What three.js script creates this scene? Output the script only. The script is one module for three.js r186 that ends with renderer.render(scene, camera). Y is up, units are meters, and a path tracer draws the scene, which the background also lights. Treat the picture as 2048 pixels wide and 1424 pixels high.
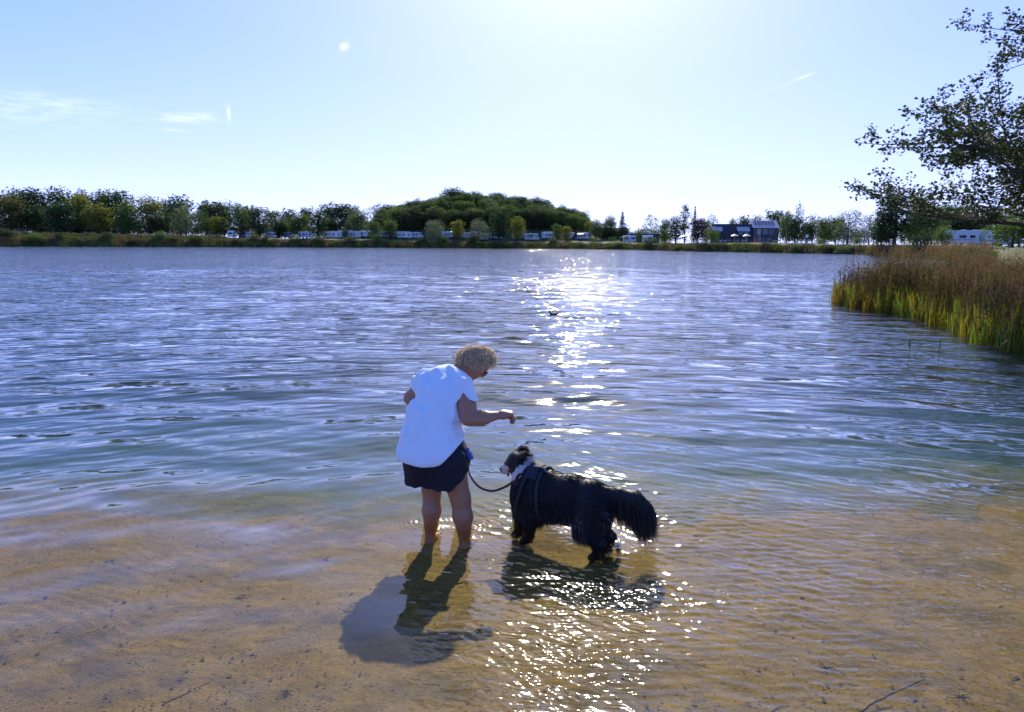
import * as THREE from 'three';
import { mergeGeometries, mergeVertices } from 'three/addons/utils/BufferGeometryUtils.js';
import { createNoise2D, createNoise3D, createNoise4D } from 'simplex-noise';

// ---------- camera, sky, sun, exposure ----------
const scene = new THREE.Scene();
const camera = new THREE.PerspectiveCamera(51.4, 1024 / 712, 0.1, 6000);
camera.position.set(0, 2.0, 0);                       // about 1.5 m above the beach, 2 m above the lake
camera.rotation.set(-8.72 * Math.PI / 180, 0, 0.0061, 'YXZ');
const renderer = new THREE.WebGLRenderer({ antialias: true });
renderer.toneMapping = THREE.LinearToneMapping;
renderer.toneMappingExposure = 1.3;
renderer.shadowMap.enabled = true;
const SUN = new THREE.Vector3(0.074, 0.515, -0.854).normalize();   // 31 degrees up, a little right of straight ahead
const sun = new THREE.DirectionalLight(new THREE.Color(1.0, 0.90, 0.72), 5);
sun.position.copy(SUN).multiplyScalar(400);
sun.castShadow = true;
Object.assign(sun.shadow.camera, { left: -320, right: 320, top: 320, bottom: -320, near: 1, far: 1200 });
sun.shadow.mapSize.set(4096, 4096);
scene.add(sun, sun.target);

function rng(seed) { let a = seed >>> 0; return () => { a = (a + 0x6d2b79f5) | 0; let t = Math.imul(a ^ (a >>> 15), 1 | a); t = (t + Math.imul(t ^ (t >>> 7), 61 | t)) ^ t; return ((t ^ (t >>> 14)) >>> 0) / 4294967296; }; }
const N2 = createNoise2D(rng(11)), N3 = createNoise3D(rng(12)), N4 = createNoise4D(rng(13));
const clamp = (x, a = 0, b = 1) => Math.min(b, Math.max(a, x));
const sstep = (a, b, x) => { const t = clamp((x - a) / (b - a)); return t * t * (3 - 2 * t); };
const lerp = (a, b, t) => a + (b - a) * t;
const table = (pts) => (x) => { if (x <= pts[0][0]) return pts[0][1]; for (let i = 1; i < pts.length; i++) if (x <= pts[i][0]) { const t = (x - pts[i - 1][0]) / (pts[i][0] - pts[i - 1][0]); return lerp(pts[i - 1][1], pts[i][1], t); } return pts[pts.length - 1][1]; };

{ // a clear summer sky: blue overhead, pale at the horizon, bright air round the sun, a few wisps of high cloud
  const W = 4096, H = 2048, data = new Float32Array(W * H * 4), H0 = H / 2;
  const D2R = Math.PI / 180, sx = SUN.x, sy = SUN.y, sz = SUN.z;
  // wisps: azimuth (right of ahead), elevation, half width, half height (degrees), tilt, strength, fibre
  const wisps = [[-34.5, 8.1, 6.2, 0.85, -0.02, 0.12, 1], [-30.2, 8.6, 3.2, 0.42, -0.05, 0.10, 1], [-22.9, 8.3, 1.9, 0.26, 0.05, 0.28, 1], [-23.9, 7.45, 0.9, 0.08, -0.05, 0.22, 1],
    [-20.35, 8.75, 0.09, 0.42, -0.25, 0.5, 0], [-12.3, 13.6, 0.3, 0.22, 0.2, 0.45, 0], [20.6, 11.35, 0.62, 0.045, 0.30, 0.4, 0], [19.2, 10.85, 1.5, 0.03, 0.3, 0.16, 0]];
  for (let j = 0; j < H; j++) {
    const el = ((j + 0.5) / H - 0.5) * Math.PI, y = Math.sin(el), c = Math.cos(el), e = Math.max(0, el / D2R);
    const p = 1 - Math.exp(-e / 11), q = Math.pow(1 - Math.exp(-e / 22), 1.6);
    const r0 = lerp(lerp(0.74, 0.12, p), 0.02, q), g0 = lerp(lerp(0.85, 0.42, p), 0.11, q), b0 = lerp(lerp(1.50, 1.62, p), 0.42, q);
    for (let i = 0; i < W; i++) {
      const az = ((i + 0.5) / W - 0.5) * 2 * Math.PI, x = c * Math.cos(az), z = c * Math.sin(az), k = (j * W + i) * 4;
      let d = Math.acos(clamp(x * sx + y * sy + z * sz, -1, 1)) / D2R;
      const glow = 1.05 * Math.exp(-d / 12) + 0.17 * Math.exp(-d / 40) + 1.6 * Math.exp(-d / 5);
      let r = r0 + glow * 1.02, g = g0 + glow * 0.82, b = b0 + glow * 0.55;
      if (j > H0 && e < 24) {
        const a = Math.atan2(x, -z) / D2R;
        if (a > -45 && a < 25) for (const [wa, we, hw, hh, tilt, s, fibre] of wisps) {
          const da = a - wa, de = e - we - da * tilt;
          if (Math.abs(da) > hw * 2.2 || Math.abs(de) > hh * 2.6) continue;
          let m = Math.exp(-Math.pow(Math.abs(da / hw), 2.6)) * Math.exp(-Math.pow(de / hh, 2));
          if (fibre) m *= clamp(0.55 + 0.75 * N2(a * 0.35 + 7, e * 3.1) + 0.35 * N2(a * 1.3, e * 7 + 3)); else m *= 0.75 + 0.25 * N2(a * 4, e * 4);
          r += m * s; g += m * s * 0.8; b += m * s * 0.5;
        }
      }
      data[k] = r; data[k + 1] = g; data[k + 2] = b; data[k + 3] = 1;
    }
  }
  const sky = new THREE.DataTexture(data, W, H, THREE.RGBAFormat, THREE.FloatType);
  sky.mapping = THREE.EquirectangularReflectionMapping; sky.magFilter = THREE.LinearFilter; sky.colorSpace = THREE.LinearSRGBColorSpace; sky.needsUpdate = true;
  scene.background = sky; scene.environment = sky;
}

// ---------- helpers ----------
const names = {};
function numbered(name) { const n = names[name] = (names[name] ?? -1) + 1; return n ? name + '_' + String(n).padStart(3, '0') : name; }
function tag(o, label, category, group) { o.userData.label = label; o.userData.category = category; if (group) o.userData.group = group; return o; }
function mesh(name, geo, mat, parent) { const m = new THREE.Mesh(geo, mat); m.name = name; m.castShadow = m.receiveShadow = true; if (parent) parent.add(m); return m; }
function solo(name, geo, mat, label, category, group) { const m = mesh(numbered(name), geo, mat, scene); return tag(m, label, category, group); }
function thing(name, label, category, pos = [0, 0, 0], turn = 0, group) { const o = new THREE.Group(); o.name = numbered(name); o.position.set(...pos); o.rotation.y = turn; scene.add(o); return tag(o, label, category, group); }
function structure(name, geo, mat) { const m = mesh(name, geo, mat, scene); m.userData.kind = 'structure'; return m; }
const rgb = (r, g, b) => new THREE.Color().setRGB(r, g, b);
const std = (c, roughness = 0.8, extra = {}) => new THREE.MeshStandardMaterial({ color: c, roughness, ...extra });
function geometry(pos, idx, extra = {}) {
  const g = new THREE.BufferGeometry();
  g.setAttribute('position', new THREE.Float32BufferAttribute(pos, 3));
  if (idx) g.setIndex(idx);
  for (const k in extra) g.setAttribute(k, new THREE.Float32BufferAttribute(extra[k], k === 'uv' ? 2 : 3));
  if (!extra.normal) g.computeVertexNormals();
  return g;
}
function box(w, h, d, x = 0, y = 0, z = 0) { return new THREE.BoxGeometry(w, h, d).translate(x, y, z); }
const merged = (list) => mergeGeometries(list.map((g) => { const h = g.index ? g.toNonIndexed() : g; for (const k of Object.keys(h.attributes)) if (!['position', 'normal', 'uv', 'color'].includes(k)) h.deleteAttribute(k); return h; }));
// where a point D metres ahead lies sideways for a bearing given as the photograph's column (f = 1480 columns)
const across = (col, D) => (col - 1024) / 1480 * (0.9884 * D + 0.2);
function tex(w, h, f, srgb) { const d = new Uint8Array(w * h * 4); for (let j = 0; j < h; j++) for (let i = 0; i < w; i++) { const v = f(i / w, j / h, i, j), k = (j * w + i) * 4; for (let c = 0; c < 3; c++) d[k + c] = clamp(Math.round((Array.isArray(v) ? v[c] : v) * 255), 0, 255); d[k + 3] = 255; } const t = new THREE.DataTexture(d, w, h); t.wrapS = t.wrapT = THREE.RepeatWrapping; t.magFilter = THREE.LinearFilter; t.minFilter = THREE.LinearMipmapLinearFilter; t.generateMipmaps = true; if (srgb) t.colorSpace = THREE.SRGBColorSpace; t.needsUpdate = true; return t; }
// noise that repeats over the unit square
const C4 = (u, v, f, o = 0) => { const a = u * 2 * Math.PI, b = v * 2 * Math.PI, r = f / (2 * Math.PI); return N4(Math.cos(a) * r + o, Math.sin(a) * r + o, Math.cos(b) * r, Math.sin(b) * r - o); };
// ---------- the lake, its bed and the land ----------
const shoreR = table([[-180, 2], [-82, 5], [-76, 9], [-70, 30], [-62, 120], [-52, 215], [-44, 255], [-35, 272], [-20, 276], [-8, 276], [2, 272], [8, 246], [13, 214], [18, 193], [24, 180], [27, 158], [29, 134], [31.5, 106], [33.2, 62], [36, 31], [40, 22.5], [45, 20], [63, 16], [76, 10], [82, 6], [180, 2]]);
const shore = (x, z) => { const th = Math.atan2(x, -z) * 180 / Math.PI; return shoreR(th) * (1 + 0.012 * N2(th * 0.35, 3)) - Math.hypot(x, z); };
const beach = table([[-2.2, -0.5], [-0.8, -0.16], [0, 0], [0.8, 0.035], [1.8, 0.085], [2.8, 0.152], [4, 0.20], [6, 0.33], [9, 0.58], [14, 1.1], [30, 2.6], [60, 4]]);
function depthAt(x, z) {
  const t = -(z + 2.1) + 0.25 * N2(x * 0.18, 5) + (x > 2 ? -0.12 * (x - 2) : 0) * sstep(-14, -4, z);
  return Math.min(beach(t), Math.max(-0.4, 0.06 + shore(x, z) * 0.35)) + 0.012 * N2(x * 1.1, z * 1.3 + 9) * sstep(0.02, 0.1, beach(t)) + (0.05 * N2(x * 0.27, z * 0.35) + 0.02 * N2(x * 0.8, z * 0.9 + 3)) * sstep(0.17, 0.3, beach(t));
}

// waves: long low swell from ahead, two families of wind ripples crossing it
const waves = [];
{ const R = rng(77);
  const family = (n, l0, l1, dir, spread, slope, side) => { for (let i = 0; i < n; i++) { const L = l0 * Math.pow(l1 / l0, (i + R() * 0.9) / n), a = dir + (R() + R() - 1) * spread, k = 2 * Math.PI / L; waves.push({ L, kx: k * Math.sin(a), kz: k * Math.cos(a), a: slope * Math.SQRT2 / Math.sqrt(n) / k, p: R() * 6.283, side }); } };
  family(16, 0.75, 2.4, -0.05, 0.42, 0.046, 0);
  family(16, 0.30, 0.75, 0.02, 0.75, 0.041, 0);
  family(12, 0.12, 0.34, 0.48, 0.35, 0.042, -1);   // left of the walkers
  family(22, 0.035, 0.14, -0.30, 0.95, 0.22, 2);   // cat's-paws in the shallows beside the dog
  family(12, 0.12, 0.34, -0.40, 0.30, 0.042, 1);   // right of them
}
const rings = [[-0.85, -4.62, 0.0006, 0.05], [-0.06, -4.42, 0.0005, 0.04], [-0.582, -5.11, 0.0017, 0.10], [-0.337, -5.01, 0.0017, 0.10], [0.12, -5.05, 0.0014, 0.08], [0.59, -4.74, 0.0014, 0.08], [-0.582, -5.11, 0.0008, 0.20], [-0.337, -5.01, 0.0008, 0.20]];
function waterY(x, z, cell, out) {
  let y = 0, dx = 0, dz = 0;
  const r = Math.hypot(x, z), right = sstep(-1.2, 1.6, x), gust = 0.82 + 0.33 * N2(x * 0.045, z * 0.03) + 0.15 * N2(x * 0.2, z * 0.14);
  const d = depthAt(x, z), calm = (0.16 + 0.84 * sstep(4.2, 9.0, r + 0.35 * N2(x * 0.4, z * 0.5) + 0.9 * right)) * gust;
  const lee = 1 - 0.55 * sstep(4.5, 9, x) * sstep(-26, -12, z);
  const amp = calm * lee * sstep(-0.02, 0.12, d);
  for (const w of waves) {
    if (w.L < cell * 2.2) continue;
    let A = w.a * amp * sstep(2.2, 4.4, w.L / cell);
    if (w.side === 2) A = w.a * gust * sstep(0.0, 0.06, d) * sstep(2.2, 4, w.L / cell) * sstep(-0.75, 0.25, x + 0.25 * N2(x, z)) * (1 - sstep(5.5, 9, r)) * (0.6 + 0.5 * sstep(-0.5, 0.4, N2(x * 0.8 + 3, z * 1.1)));
    else if (w.side) A *= w.side > 0 ? 0.25 + 1.05 * right : 1.3 - 1.05 * right;
    const t = w.kx * x + w.kz * z + w.p, s = Math.sin(t), co = Math.cos(t), c = (co + 0.8 * s * co) * A;
    y += A * (s - 0.2 * (1 - 2 * s * s)); dx += c * w.kx; dz += c * w.kz;
  }
  if (r < 6.5) for (const [cx, cz, high, R0] of rings) {
    const ex = x - cx, ez = z - cz, q = Math.hypot(ex, ez); if (q > 0.45) continue;
    const k = 6.283 / 0.035, A = high * Math.exp(-Math.pow((q - R0) / 0.06, 2)), c = A * k * Math.cos(k * q) / Math.max(q, 0.01);
    y += A * Math.sin(k * q); dx += c * ex; dz += c * ez;
  }
  out[0] = y; out[1] = dx; out[2] = dz;
}
{
  const angles = [], radii = [];
  for (let a = -80; a < -43; a += 0.7) angles.push(a);
  for (let a = -43; a <= 43; a += 0.135) angles.push(a);
  for (let a = 43.7; a <= 80; a += 0.7) angles.push(a);
  for (let r = 2.0; r < 290; r *= r < 6 ? 1.0030 : r < 8 ? 1.0048 : r < 60 ? 1.0078 : 1.016) radii.push(r);
  const NA = angles.length, NR = radii.length, pos = new Float32Array(NA * NR * 3), nor = new Float32Array(NA * NR * 3), uv = new Float32Array(NA * NR * 2), idx = [], o = [0, 0, 0], wet = new Uint8Array(NA * NR);
  const L = (r) => 0.40 * r + 0.60 * (r > 5 ? (r < 15 ? Math.pow(r - 5, 2) / 20 : (r - 10)) : 0) - 0.25 * (r > 25 ? (r < 65 ? Math.pow(r - 25, 2) / 80 : (r - 45)) : 0);   // ripples are finer out on the open lake
  for (let j = 0; j < NR; j++) for (let i = 0; i < NA; i++) {
    const a = angles[i] * Math.PI / 180, r = radii[j], x = Math.sin(a) * r, z = -Math.cos(a) * r, n = j * NA + i;
    const cell = Math.max(r * (r < 6 ? 0.0030 : r < 8 ? 0.0048 : r < 60 ? 0.0078 : 0.016), Math.abs(angles[i]) < 43 ? r * 0.00236 : r * 0.012);
    waterY(x, z, cell, o);
    pos[n * 3] = x; pos[n * 3 + 1] = o[0]; pos[n * 3 + 2] = z;
    const l = 1 / Math.hypot(o[1], o[2], 1); nor[n * 3] = -o[1] * l; nor[n * 3 + 1] = l; nor[n * 3 + 2] = -o[2] * l;
    const s = L(r) / r / 10, wx = 0.10 * N2(x * 0.03, z * 0.03 + 40), wz = 0.10 * N2(x * 0.03 + 60, z * 0.03);
    uv[n * 2] = x * s + wx; uv[n * 2 + 1] = z * s + wz;
    wet[n] = shore(x, z) > -1.5 ? 1 : 0;
  }
  for (let j = 0; j < NR - 1; j++) for (let i = 0; i < NA - 1; i++) { const a = j * NA + i, b = a + 1, c = a + NA, d = c + 1; if (wet[a] | wet[b] | wet[c] | wet[d]) idx.push(a, b, c, b, d, c); }
  const ripple = (() => { // ripple relief, 10 m square, repeating
    const S = 1024, h = new Float32Array(S * S), R = rng(5), comp = [];
    for (let i = 0; i < 110; i++) { const Lm = 0.075 * Math.pow(1.5 / 0.075, Math.pow(R(), 0.8)), a = (R() + R() - 1) * 1.5, m = 10 / Lm; const kx = Math.round(m * Math.sin(a)), kz = Math.round(m * Math.cos(a)); comp.push([kx, kz, R() * 6.283, Lm]); }
    for (const [kx, kz, p, Lm] of comp) {
      const cx = [], sx = []; for (let i = 0; i < S; i++) { const t = 6.2831853 * kx * i / S; cx.push(Math.cos(t)); sx.push(Math.sin(t)); }
      for (let j = 0; j < S; j++) { const t = 6.2831853 * kz * j / S + p, c = Math.cos(t) * Lm, s = Math.sin(t) * Lm; for (let i = 0; i < S; i++) h[j * S + i] += s * cx[i] + c * sx[i]; }
    }
    let m = 0; for (const v of h) m = Math.max(m, Math.abs(v));
    return tex(S, S, (u, v, i, j) => 0.5 + 0.5 * h[j * S + i] / m);
  })();
  const water = new THREE.MeshPhysicalMaterial({ color: rgb(0.97, 0.94, 0.78), roughness: 0.05, transmission: 1, thickness: 0, ior: 1.333, bumpMap: ripple, bumpScale: 0.125 });
  const g = new THREE.BufferGeometry(); g.setAttribute('position', new THREE.BufferAttribute(pos, 3)); g.setAttribute('normal', new THREE.BufferAttribute(nor, 3)); g.setAttribute('uv', new THREE.BufferAttribute(uv, 2)); g.setIndex(idx);
  const lake = structure('lake_water', g, water);
  // the body of the water: the same faintly coloured, faintly cloudy water at every depth, so that it deepens with its thickness
  const body = new THREE.MeshPhysicalMaterial({ color: rgb(0.795, 0.895, 0.955), roughness: 0.0, transmission: 0.981, thickness: 0, ior: 1.0, specularIntensity: 0, side: THREE.DoubleSide });
  for (const d of [0.175, 0.20, 0.225, 0.25, 0.28, 0.31, 0.345, 0.385, 0.43, 0.48, 0.54, 0.61, 0.70, 0.82, 0.98, 1.2, 1.5]) {
    const p = [], ix = []; for (let i = 0; i <= 80; i++) { const a = (-80 + i * 2) * Math.PI / 180; for (const r of [3.5, shoreR(-80 + i * 2) + 0.5]) p.push(Math.sin(a) * Math.max(r, 3.6), -d, -Math.cos(a) * Math.max(r, 3.6)); if (i) { const k = i * 2; ix.push(k - 2, k, k - 1, k, k + 1, k - 1); } }
    mesh('water_body', geometry(p, ix), body, lake);
  }
}
{ // the bed: golden sand with patches of silt and algae, running up the beach
  const angles = [], radii = [0.02];
  for (let a = -180; a < -82; a += 7) angles.push(a);
  for (let a = -82; a < -44; a += 1) angles.push(a); for (let a = -44; a <= 44; a += 0.3) angles.push(a); for (let a = 45; a <= 82; a += 1) angles.push(a); for (let a = 89; a <= 180; a += 7) angles.push(a);
  angles[angles.length - 1] = 180;
  for (let r = 0.3; r < 1.6; r += 0.25) radii.push(r); for (let r = 1.7; r < 12; r *= 1.008) radii.push(r); for (let r = 12.2; r < 300; r *= 1.05) radii.push(r);
  const NA = angles.length, NR = radii.length, pos = [], col = [], uv = [], idx = [], keep = [];
  const sand = [0.225, 0.150, 0.026], silt = [0.075, 0.051, 0.012];
  for (let j = 0; j < NR; j++) for (let i = 0; i < NA; i++) {
    const a = angles[i] * Math.PI / 180, r = radii[j], x = Math.sin(a) * r, z = -Math.cos(a) * r, d = depthAt(x, z);
    const w = x * 0.16 + 1.3 * N2(x * 0.35, z * 0.35), rip = sstep(0.03, 0.12, d) * (0.45 + 0.55 * sstep(-0.4, 0.5, N2(x * 0.33 + 4, z * 0.4)));
    const cr = Math.sin((z + 0.35 * w + 0.10 * N2(x * 1.7, z * 1.1)) * 6.283 / 0.17), relief = 0.014 * rip * (1 - Math.abs(cr)) + 0.003 * N2(x * 5, z * 6) * rip;
    pos.push(x, -d + relief, z); uv.push(x / 2.4 + 0.05 * N2(x * 0.5, z * 0.5), z / 2.4 + 0.05 * N2(x * 0.5 + 9, z * 0.5));
    const n = N2(x * 0.7, z * 1.1) * 0.5 + N2(x * 2.3, z * 3.5) * 0.3 + N2(x * 7, z * 9) * 0.2;
    const patch = sstep(0.02, 0.5, n) * 0.6;
    for (let c = 0; c < 3; c++) col.push(lerp(sand[c], silt[c], patch));
    keep.push(shore(x, z) > -2 || Math.abs(angles[i]) > 74 && r < 60);
  }
  for (let j = 0; j < NR - 1; j++) for (let i = 0; i < NA - 1; i++) { const a = j * NA + i, b = a + 1, c = a + NA, d = c + 1; if (keep[a] || keep[b] || keep[c] || keep[d]) idx.push(a, b, c, b, d, c); }
  const grain = tex(1024, 1024, (u, v) => { const a = C4(u, v, 9), b = C4(u, v, 30, 5), c = C4(u, v, 120, 9), s = C4(u, v, 70, 21), k = 0.80 + 0.09 * a + 0.08 * b + 0.10 * c; const spot = s > 0.62 ? 0.55 : 1; return [k * spot, k * spot * 0.985, k * spot * 0.95]; }, true);
  const relief = tex(1024, 1024, (u, v) => 0.5 + 0.18 * C4(u, v, 14) + 0.16 * C4(u, v, 40, 3) + 0.14 * C4(u, v, 160, 8));
  structure('lakebed', geometry(pos, idx, { uv, color: col }), new THREE.MeshStandardMaterial({ color: 0xffffff, vertexColors: true, map: grain, bumpMap: relief, bumpScale: 0.012, roughness: 0.95 }));
}
const hill = (x, z) => { const u = (x + 14) / 52, v = (z + 352) / 60; const q = u * u * u * u * 0.6 + u * u * 0.4; return 15.5 * Math.exp(-Math.pow(q, 0.9) * 1.25) * Math.exp(-v * v * 1.1); };
const plateau = table([[-40, 4.0], [-34, 3.9], [-28, 3.6], [-22, 3.3], [-12, 2.7], [-5, 2.4], [5, 2.1], [10, 1.9], [18, 2.3], [25, 1.9], [40, 1.4]]);
const landY = (x, z) => { const s = -shore(x, z), P = plateau(Math.atan2(x, -z) * 180 / Math.PI); return -0.35 + (P * 0.55 + 0.35) * sstep(-0.6, 3.5, s) + P * 0.45 * sstep(2, 10, s) + hill(x, z) * sstep(8, 40, s) + 0.10 * N2(x * 0.11, z * 0.11) * sstep(0, 3, s); };
{ const pos = [], idx = [], uv = [], radial = [-0.8, 0, 0.8, 1.8, 3, 4.5, 7, 10, 15, 22, 30, 40, 52, 65, 80, 95, 110, 130, 160, 220, 400, 900, 2600], angles = [];
  for (let a = -180; a <= 180.01; a += 0.75) angles.push(a);
  for (const a of angles) { const t = a * Math.PI / 180; for (const q of radial) { const R0 = Math.abs(a) > 74 ? lerp(shoreR(a), 58, sstep(74, 82, Math.abs(a))) : shoreR(a) * (1 + 0.012 * N2(a * 0.35, 3)), r = R0 + q, x = Math.sin(t) * r, z = -Math.cos(t) * r; pos.push(x, Math.abs(a) > 76 ? 0.42 + 0.02 * q * (q < 15 ? 1 : 0) : landY(x, z), z); uv.push(x / 9, z / 9); } }
  const n = radial.length; for (let i = 0; i < angles.length - 1; i++) for (let j = 0; j < n - 1; j++) { const a = i * n + j, b = a + 1, c = a + n, d = c + 1; idx.push(a, c, b, b, c, d); }
  const grass = tex(512, 512, (u, v) => { const k = 0.5 + 0.3 * C4(u, v, 12) + 0.25 * C4(u, v, 60, 4), t = sstep(-0.2, 0.7, C4(u, v, 7, 2)); return [lerp(0.30, 0.45, t) * (0.6 + 0.6 * k), lerp(0.36, 0.40, t) * (0.6 + 0.6 * k), lerp(0.16, 0.24, t) * (0.6 + 0.6 * k)]; }, true);
  structure('ground', geometry(pos, idx, { uv }), new THREE.MeshStandardMaterial({ map: grass, roughness: 1 }));
}
// ---------- trees ----------
const leafMat = (r, g, b, t = 0.38) => new THREE.MeshPhysicalMaterial({ color: rgb(r, g, b), roughness: 1, transmission: t, thickness: 0, specularIntensity: 0.3, vertexColors: true, side: THREE.DoubleSide });
const LEAF = { oak: leafMat(0.075, 0.128, 0.030), green: leafMat(0.119, 0.188, 0.041), yellow: leafMat(0.206, 0.225, 0.032, 0.45), dark: leafMat(0.053, 0.093, 0.030, 0.3), pale: leafMat(0.144, 0.203, 0.081), silver: leafMat(0.194, 0.247, 0.142, 0.3), purple: leafMat(0.094, 0.060, 0.084, 0.3), blue: leafMat(0.075, 0.132, 0.095, 0.25), brown: leafMat(0.119, 0.128, 0.034) };
const BARK = std(rgb(0.085, 0.068, 0.050), 0.95), BARK_PALE = std(rgb(0.28, 0.26, 0.22), 0.95);
function cards(list, R, cx, cy, cz, nx, ny, nz, size, tone) {   // one small ragged leaf clump: two crossed triangles with their own tilt
  for (let k = 0; k < 2; k++) {
    const a = R() * 6.283, ux = Math.cos(a) + nx * 0.3, uy = (R() - 0.5) * 1.4 - 0.1, uz = Math.sin(a) + nz * 0.3, b = R() * 6.283, vx = Math.cos(b), vy = (R() - 0.5) * 1.6, vz = Math.sin(b), s = size * (0.6 + 0.8 * R()), t = tone * (0.85 + 0.3 * R());
    const px = cx + (R() - 0.5) * size, py = cy + (R() - 0.5) * size, pz = cz + (R() - 0.5) * size;
    list.pos.push(px - ux * s * 0.5, py - uy * s * 0.5, pz - uz * s * 0.5, px + ux * s * 0.55, py + uy * s * 0.5, pz + uz * s * 0.5, px + vx * s * 0.6, py + vy * s * 0.5 + s * 0.2, pz + vz * s * 0.6);
    for (let q = 0; q < 3; q++) list.col.push(t * list.tint[0], t * list.tint[1], t * list.tint[2]);
  }
}
// crown shapes for a tree 1 m tall: [half width, centre height, half height, lobes, lobe radius, clumps, clump size]
const CROWNS = { oak: [0.40, 0.50, 0.49, 30, 0.165, 2100, 0.046], alder: [0.25, 0.50, 0.50, 24, 0.13, 1600, 0.040], poplar: [0.11, 0.53, 0.47, 15, 0.08, 620, 0.032], willow: [0.46, 0.50, 0.50, 30, 0.16, 2300, 0.032], birch: [0.30, 0.60, 0.40, 14, 0.11, 520, 0.036], bush: [0.62, 0.46, 0.50, 20, 0.24, 1200, 0.065], conifer: [0.20, 0.5, 0.5, 0, 0, 700, 0.04] };
const crownCache = {};
function crownGeometry(kind, v) {
  const key = kind + v; if (crownCache[key]) return crownCache[key];
  const [hw, cy, hh, nl, lr, n, size] = CROWNS[kind], R = rng(900 + v * 37 + kind.length * 101 + kind.charCodeAt(0)), L = { pos: [], col: [], tint: [1, 1, 1] };
  const tone = () => { const t = R(); L.tint = [0.92 + 0.3 * t, 0.98 + 0.08 * t, 0.9 - 0.15 * t]; return 0.72 + 0.55 * R(); };
  if (kind === 'conifer') for (let i = 0; i < n; i++) { const h = Math.pow(R(), 0.75), y = 0.06 + 0.94 * (1 - h) , tier = 0.72 + 0.28 * Math.abs(Math.sin(y * 28)), rr = hw * (1.02 - y) * tier * Math.sqrt(0.2 + 0.8 * R()), a = R() * 6.283; cards(L, R, Math.cos(a) * rr, y - rr * 0.3 + 0.03, Math.sin(a) * rr, Math.cos(a), 0, Math.sin(a), size, tone()); }
  else {
    const lobes = [];
    for (let i = 0; i < nl; i++) { const a = i * 2.4 + R() * 0.8, y = -0.8 + 1.72 * ((i + 0.5) / nl) + (R() - 0.5) * 0.2, w = Math.sqrt(Math.max(0.05, 1 - Math.pow(Math.abs(y), 2.4))) * (kind === 'willow' || kind === 'bush' ? 0.66 : 0.6) * (0.55 + 0.5 * R()); lobes.push([Math.cos(a) * w * hw, cy + y * (hh - lr * 0.55), Math.sin(a) * w * hw, lr * (0.75 + 0.5 * R())]); }
    for (let i = 0; i < n; i++) {
      const [lx, ly, lz, l0] = lobes[Math.floor(R() * nl)], a = R() * 6.283, u = R() * 2 - 1, s = Math.sqrt(1 - u * u), d = l0 * (R() < 0.75 ? 0.72 + 0.38 * R() : 0.75 * R()), nx = Math.cos(a) * s, nz = Math.sin(a) * s;
      cards(L, R, lx + nx * d * (kind === 'poplar' ? 0.7 : 1.05), ly + u * d * 0.9 - (kind === 'willow' ? R() * 0.04 : 0), lz + nz * d * (kind === 'poplar' ? 0.7 : 1.05), nx, u, nz, size, tone());
    }
  }
  return crownCache[key] = geometry(L.pos, null, { color: L.col });
}
function limb(pts, r0, r1, sides = 6) {   // a tapered, bending limb
  const pos = [], idx = [], n = pts.length, up = new THREE.Vector3(), a = new THREE.Vector3(), b = new THREE.Vector3();
  for (let i = 0; i < n; i++) {
    const p = pts[i], q = pts[Math.min(n - 1, i + 1)], o = pts[Math.max(0, i - 1)]; up.subVectors(q, o).normalize(); a.set(Math.abs(up.y) > 0.9 ? 1 : 0, Math.abs(up.y) > 0.9 ? 0 : 1, 0).cross(up).normalize(); b.crossVectors(up, a);
    const r = lerp(r0, r1, i / (n - 1));
    for (let k = 0; k < sides; k++) { const t = k / sides * 6.28319; pos.push(p.x + (a.x * Math.cos(t) + b.x * Math.sin(t)) * r, p.y + (a.y * Math.cos(t) + b.y * Math.sin(t)) * r, p.z + (a.z * Math.cos(t) + b.z * Math.sin(t)) * r); }
  }
  for (let i = 0; i < n - 1; i++) for (let k = 0; k < sides; k++) { const A = i * sides + k, B = i * sides + (k + 1) % sides; idx.push(A, A + sides, B, B, A + sides, B + sides); }
  const c = pos.length / 3; pos.push(pts[n - 1].x, pts[n - 1].y, pts[n - 1].z); for (let k = 0; k < sides; k++) idx.push((n - 1) * sides + k, c, (n - 1) * sides + (k + 1) % sides);
  return geometry(pos, idx);
}
const V = (x, y, z) => new THREE.Vector3(x, y, z);
const trunkCache = {};
function trunkGeometry(kind) {
  if (trunkCache[kind]) return trunkCache[kind];
  const [hw, cy, hh] = CROWNS[kind], R = rng(4 + kind.length), list = [], r = kind === 'bush' ? 0.03 : kind === 'poplar' ? 0.014 : 0.022;
  list.push(limb([V(0, -0.06, 0), V(0.004, 0.15, 0), V(-0.008, 0.35, 0.006), V(0.005, Math.min(0.9, cy + hh * 0.6), 0)], r * 1.25, r * 0.25, 7));
  if (kind !== 'conifer') for (let i = 0; i < 6; i++) { const a = i * 2.4, y = lerp(cy - hh * 0.75, cy + hh * 0.2, i / 6); list.push(limb([V(0, Math.max(0.05, y), 0), V(Math.cos(a) * hw * 0.35, y + 0.09, Math.sin(a) * hw * 0.35), V(Math.cos(a) * hw * 0.75, y + 0.13 + 0.08 * R(), Math.sin(a) * hw * 0.75)], r * 0.5, r * 0.12, 5)); }
  return trunkCache[kind] = merged(list);
}
const horizonRow = (col) => 479 + 12 * col / 2048;
const ORD = ['first', 'second', 'third', 'fourth', 'fifth', 'sixth', 'seventh', 'eighth', 'ninth', 'tenth', 'eleventh', 'twelfth', 'thirteenth', 'fourteenth', 'fifteenth', 'sixteenth', 'seventeenth', 'eighteenth', 'nineteenth', 'twentieth'];
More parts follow.
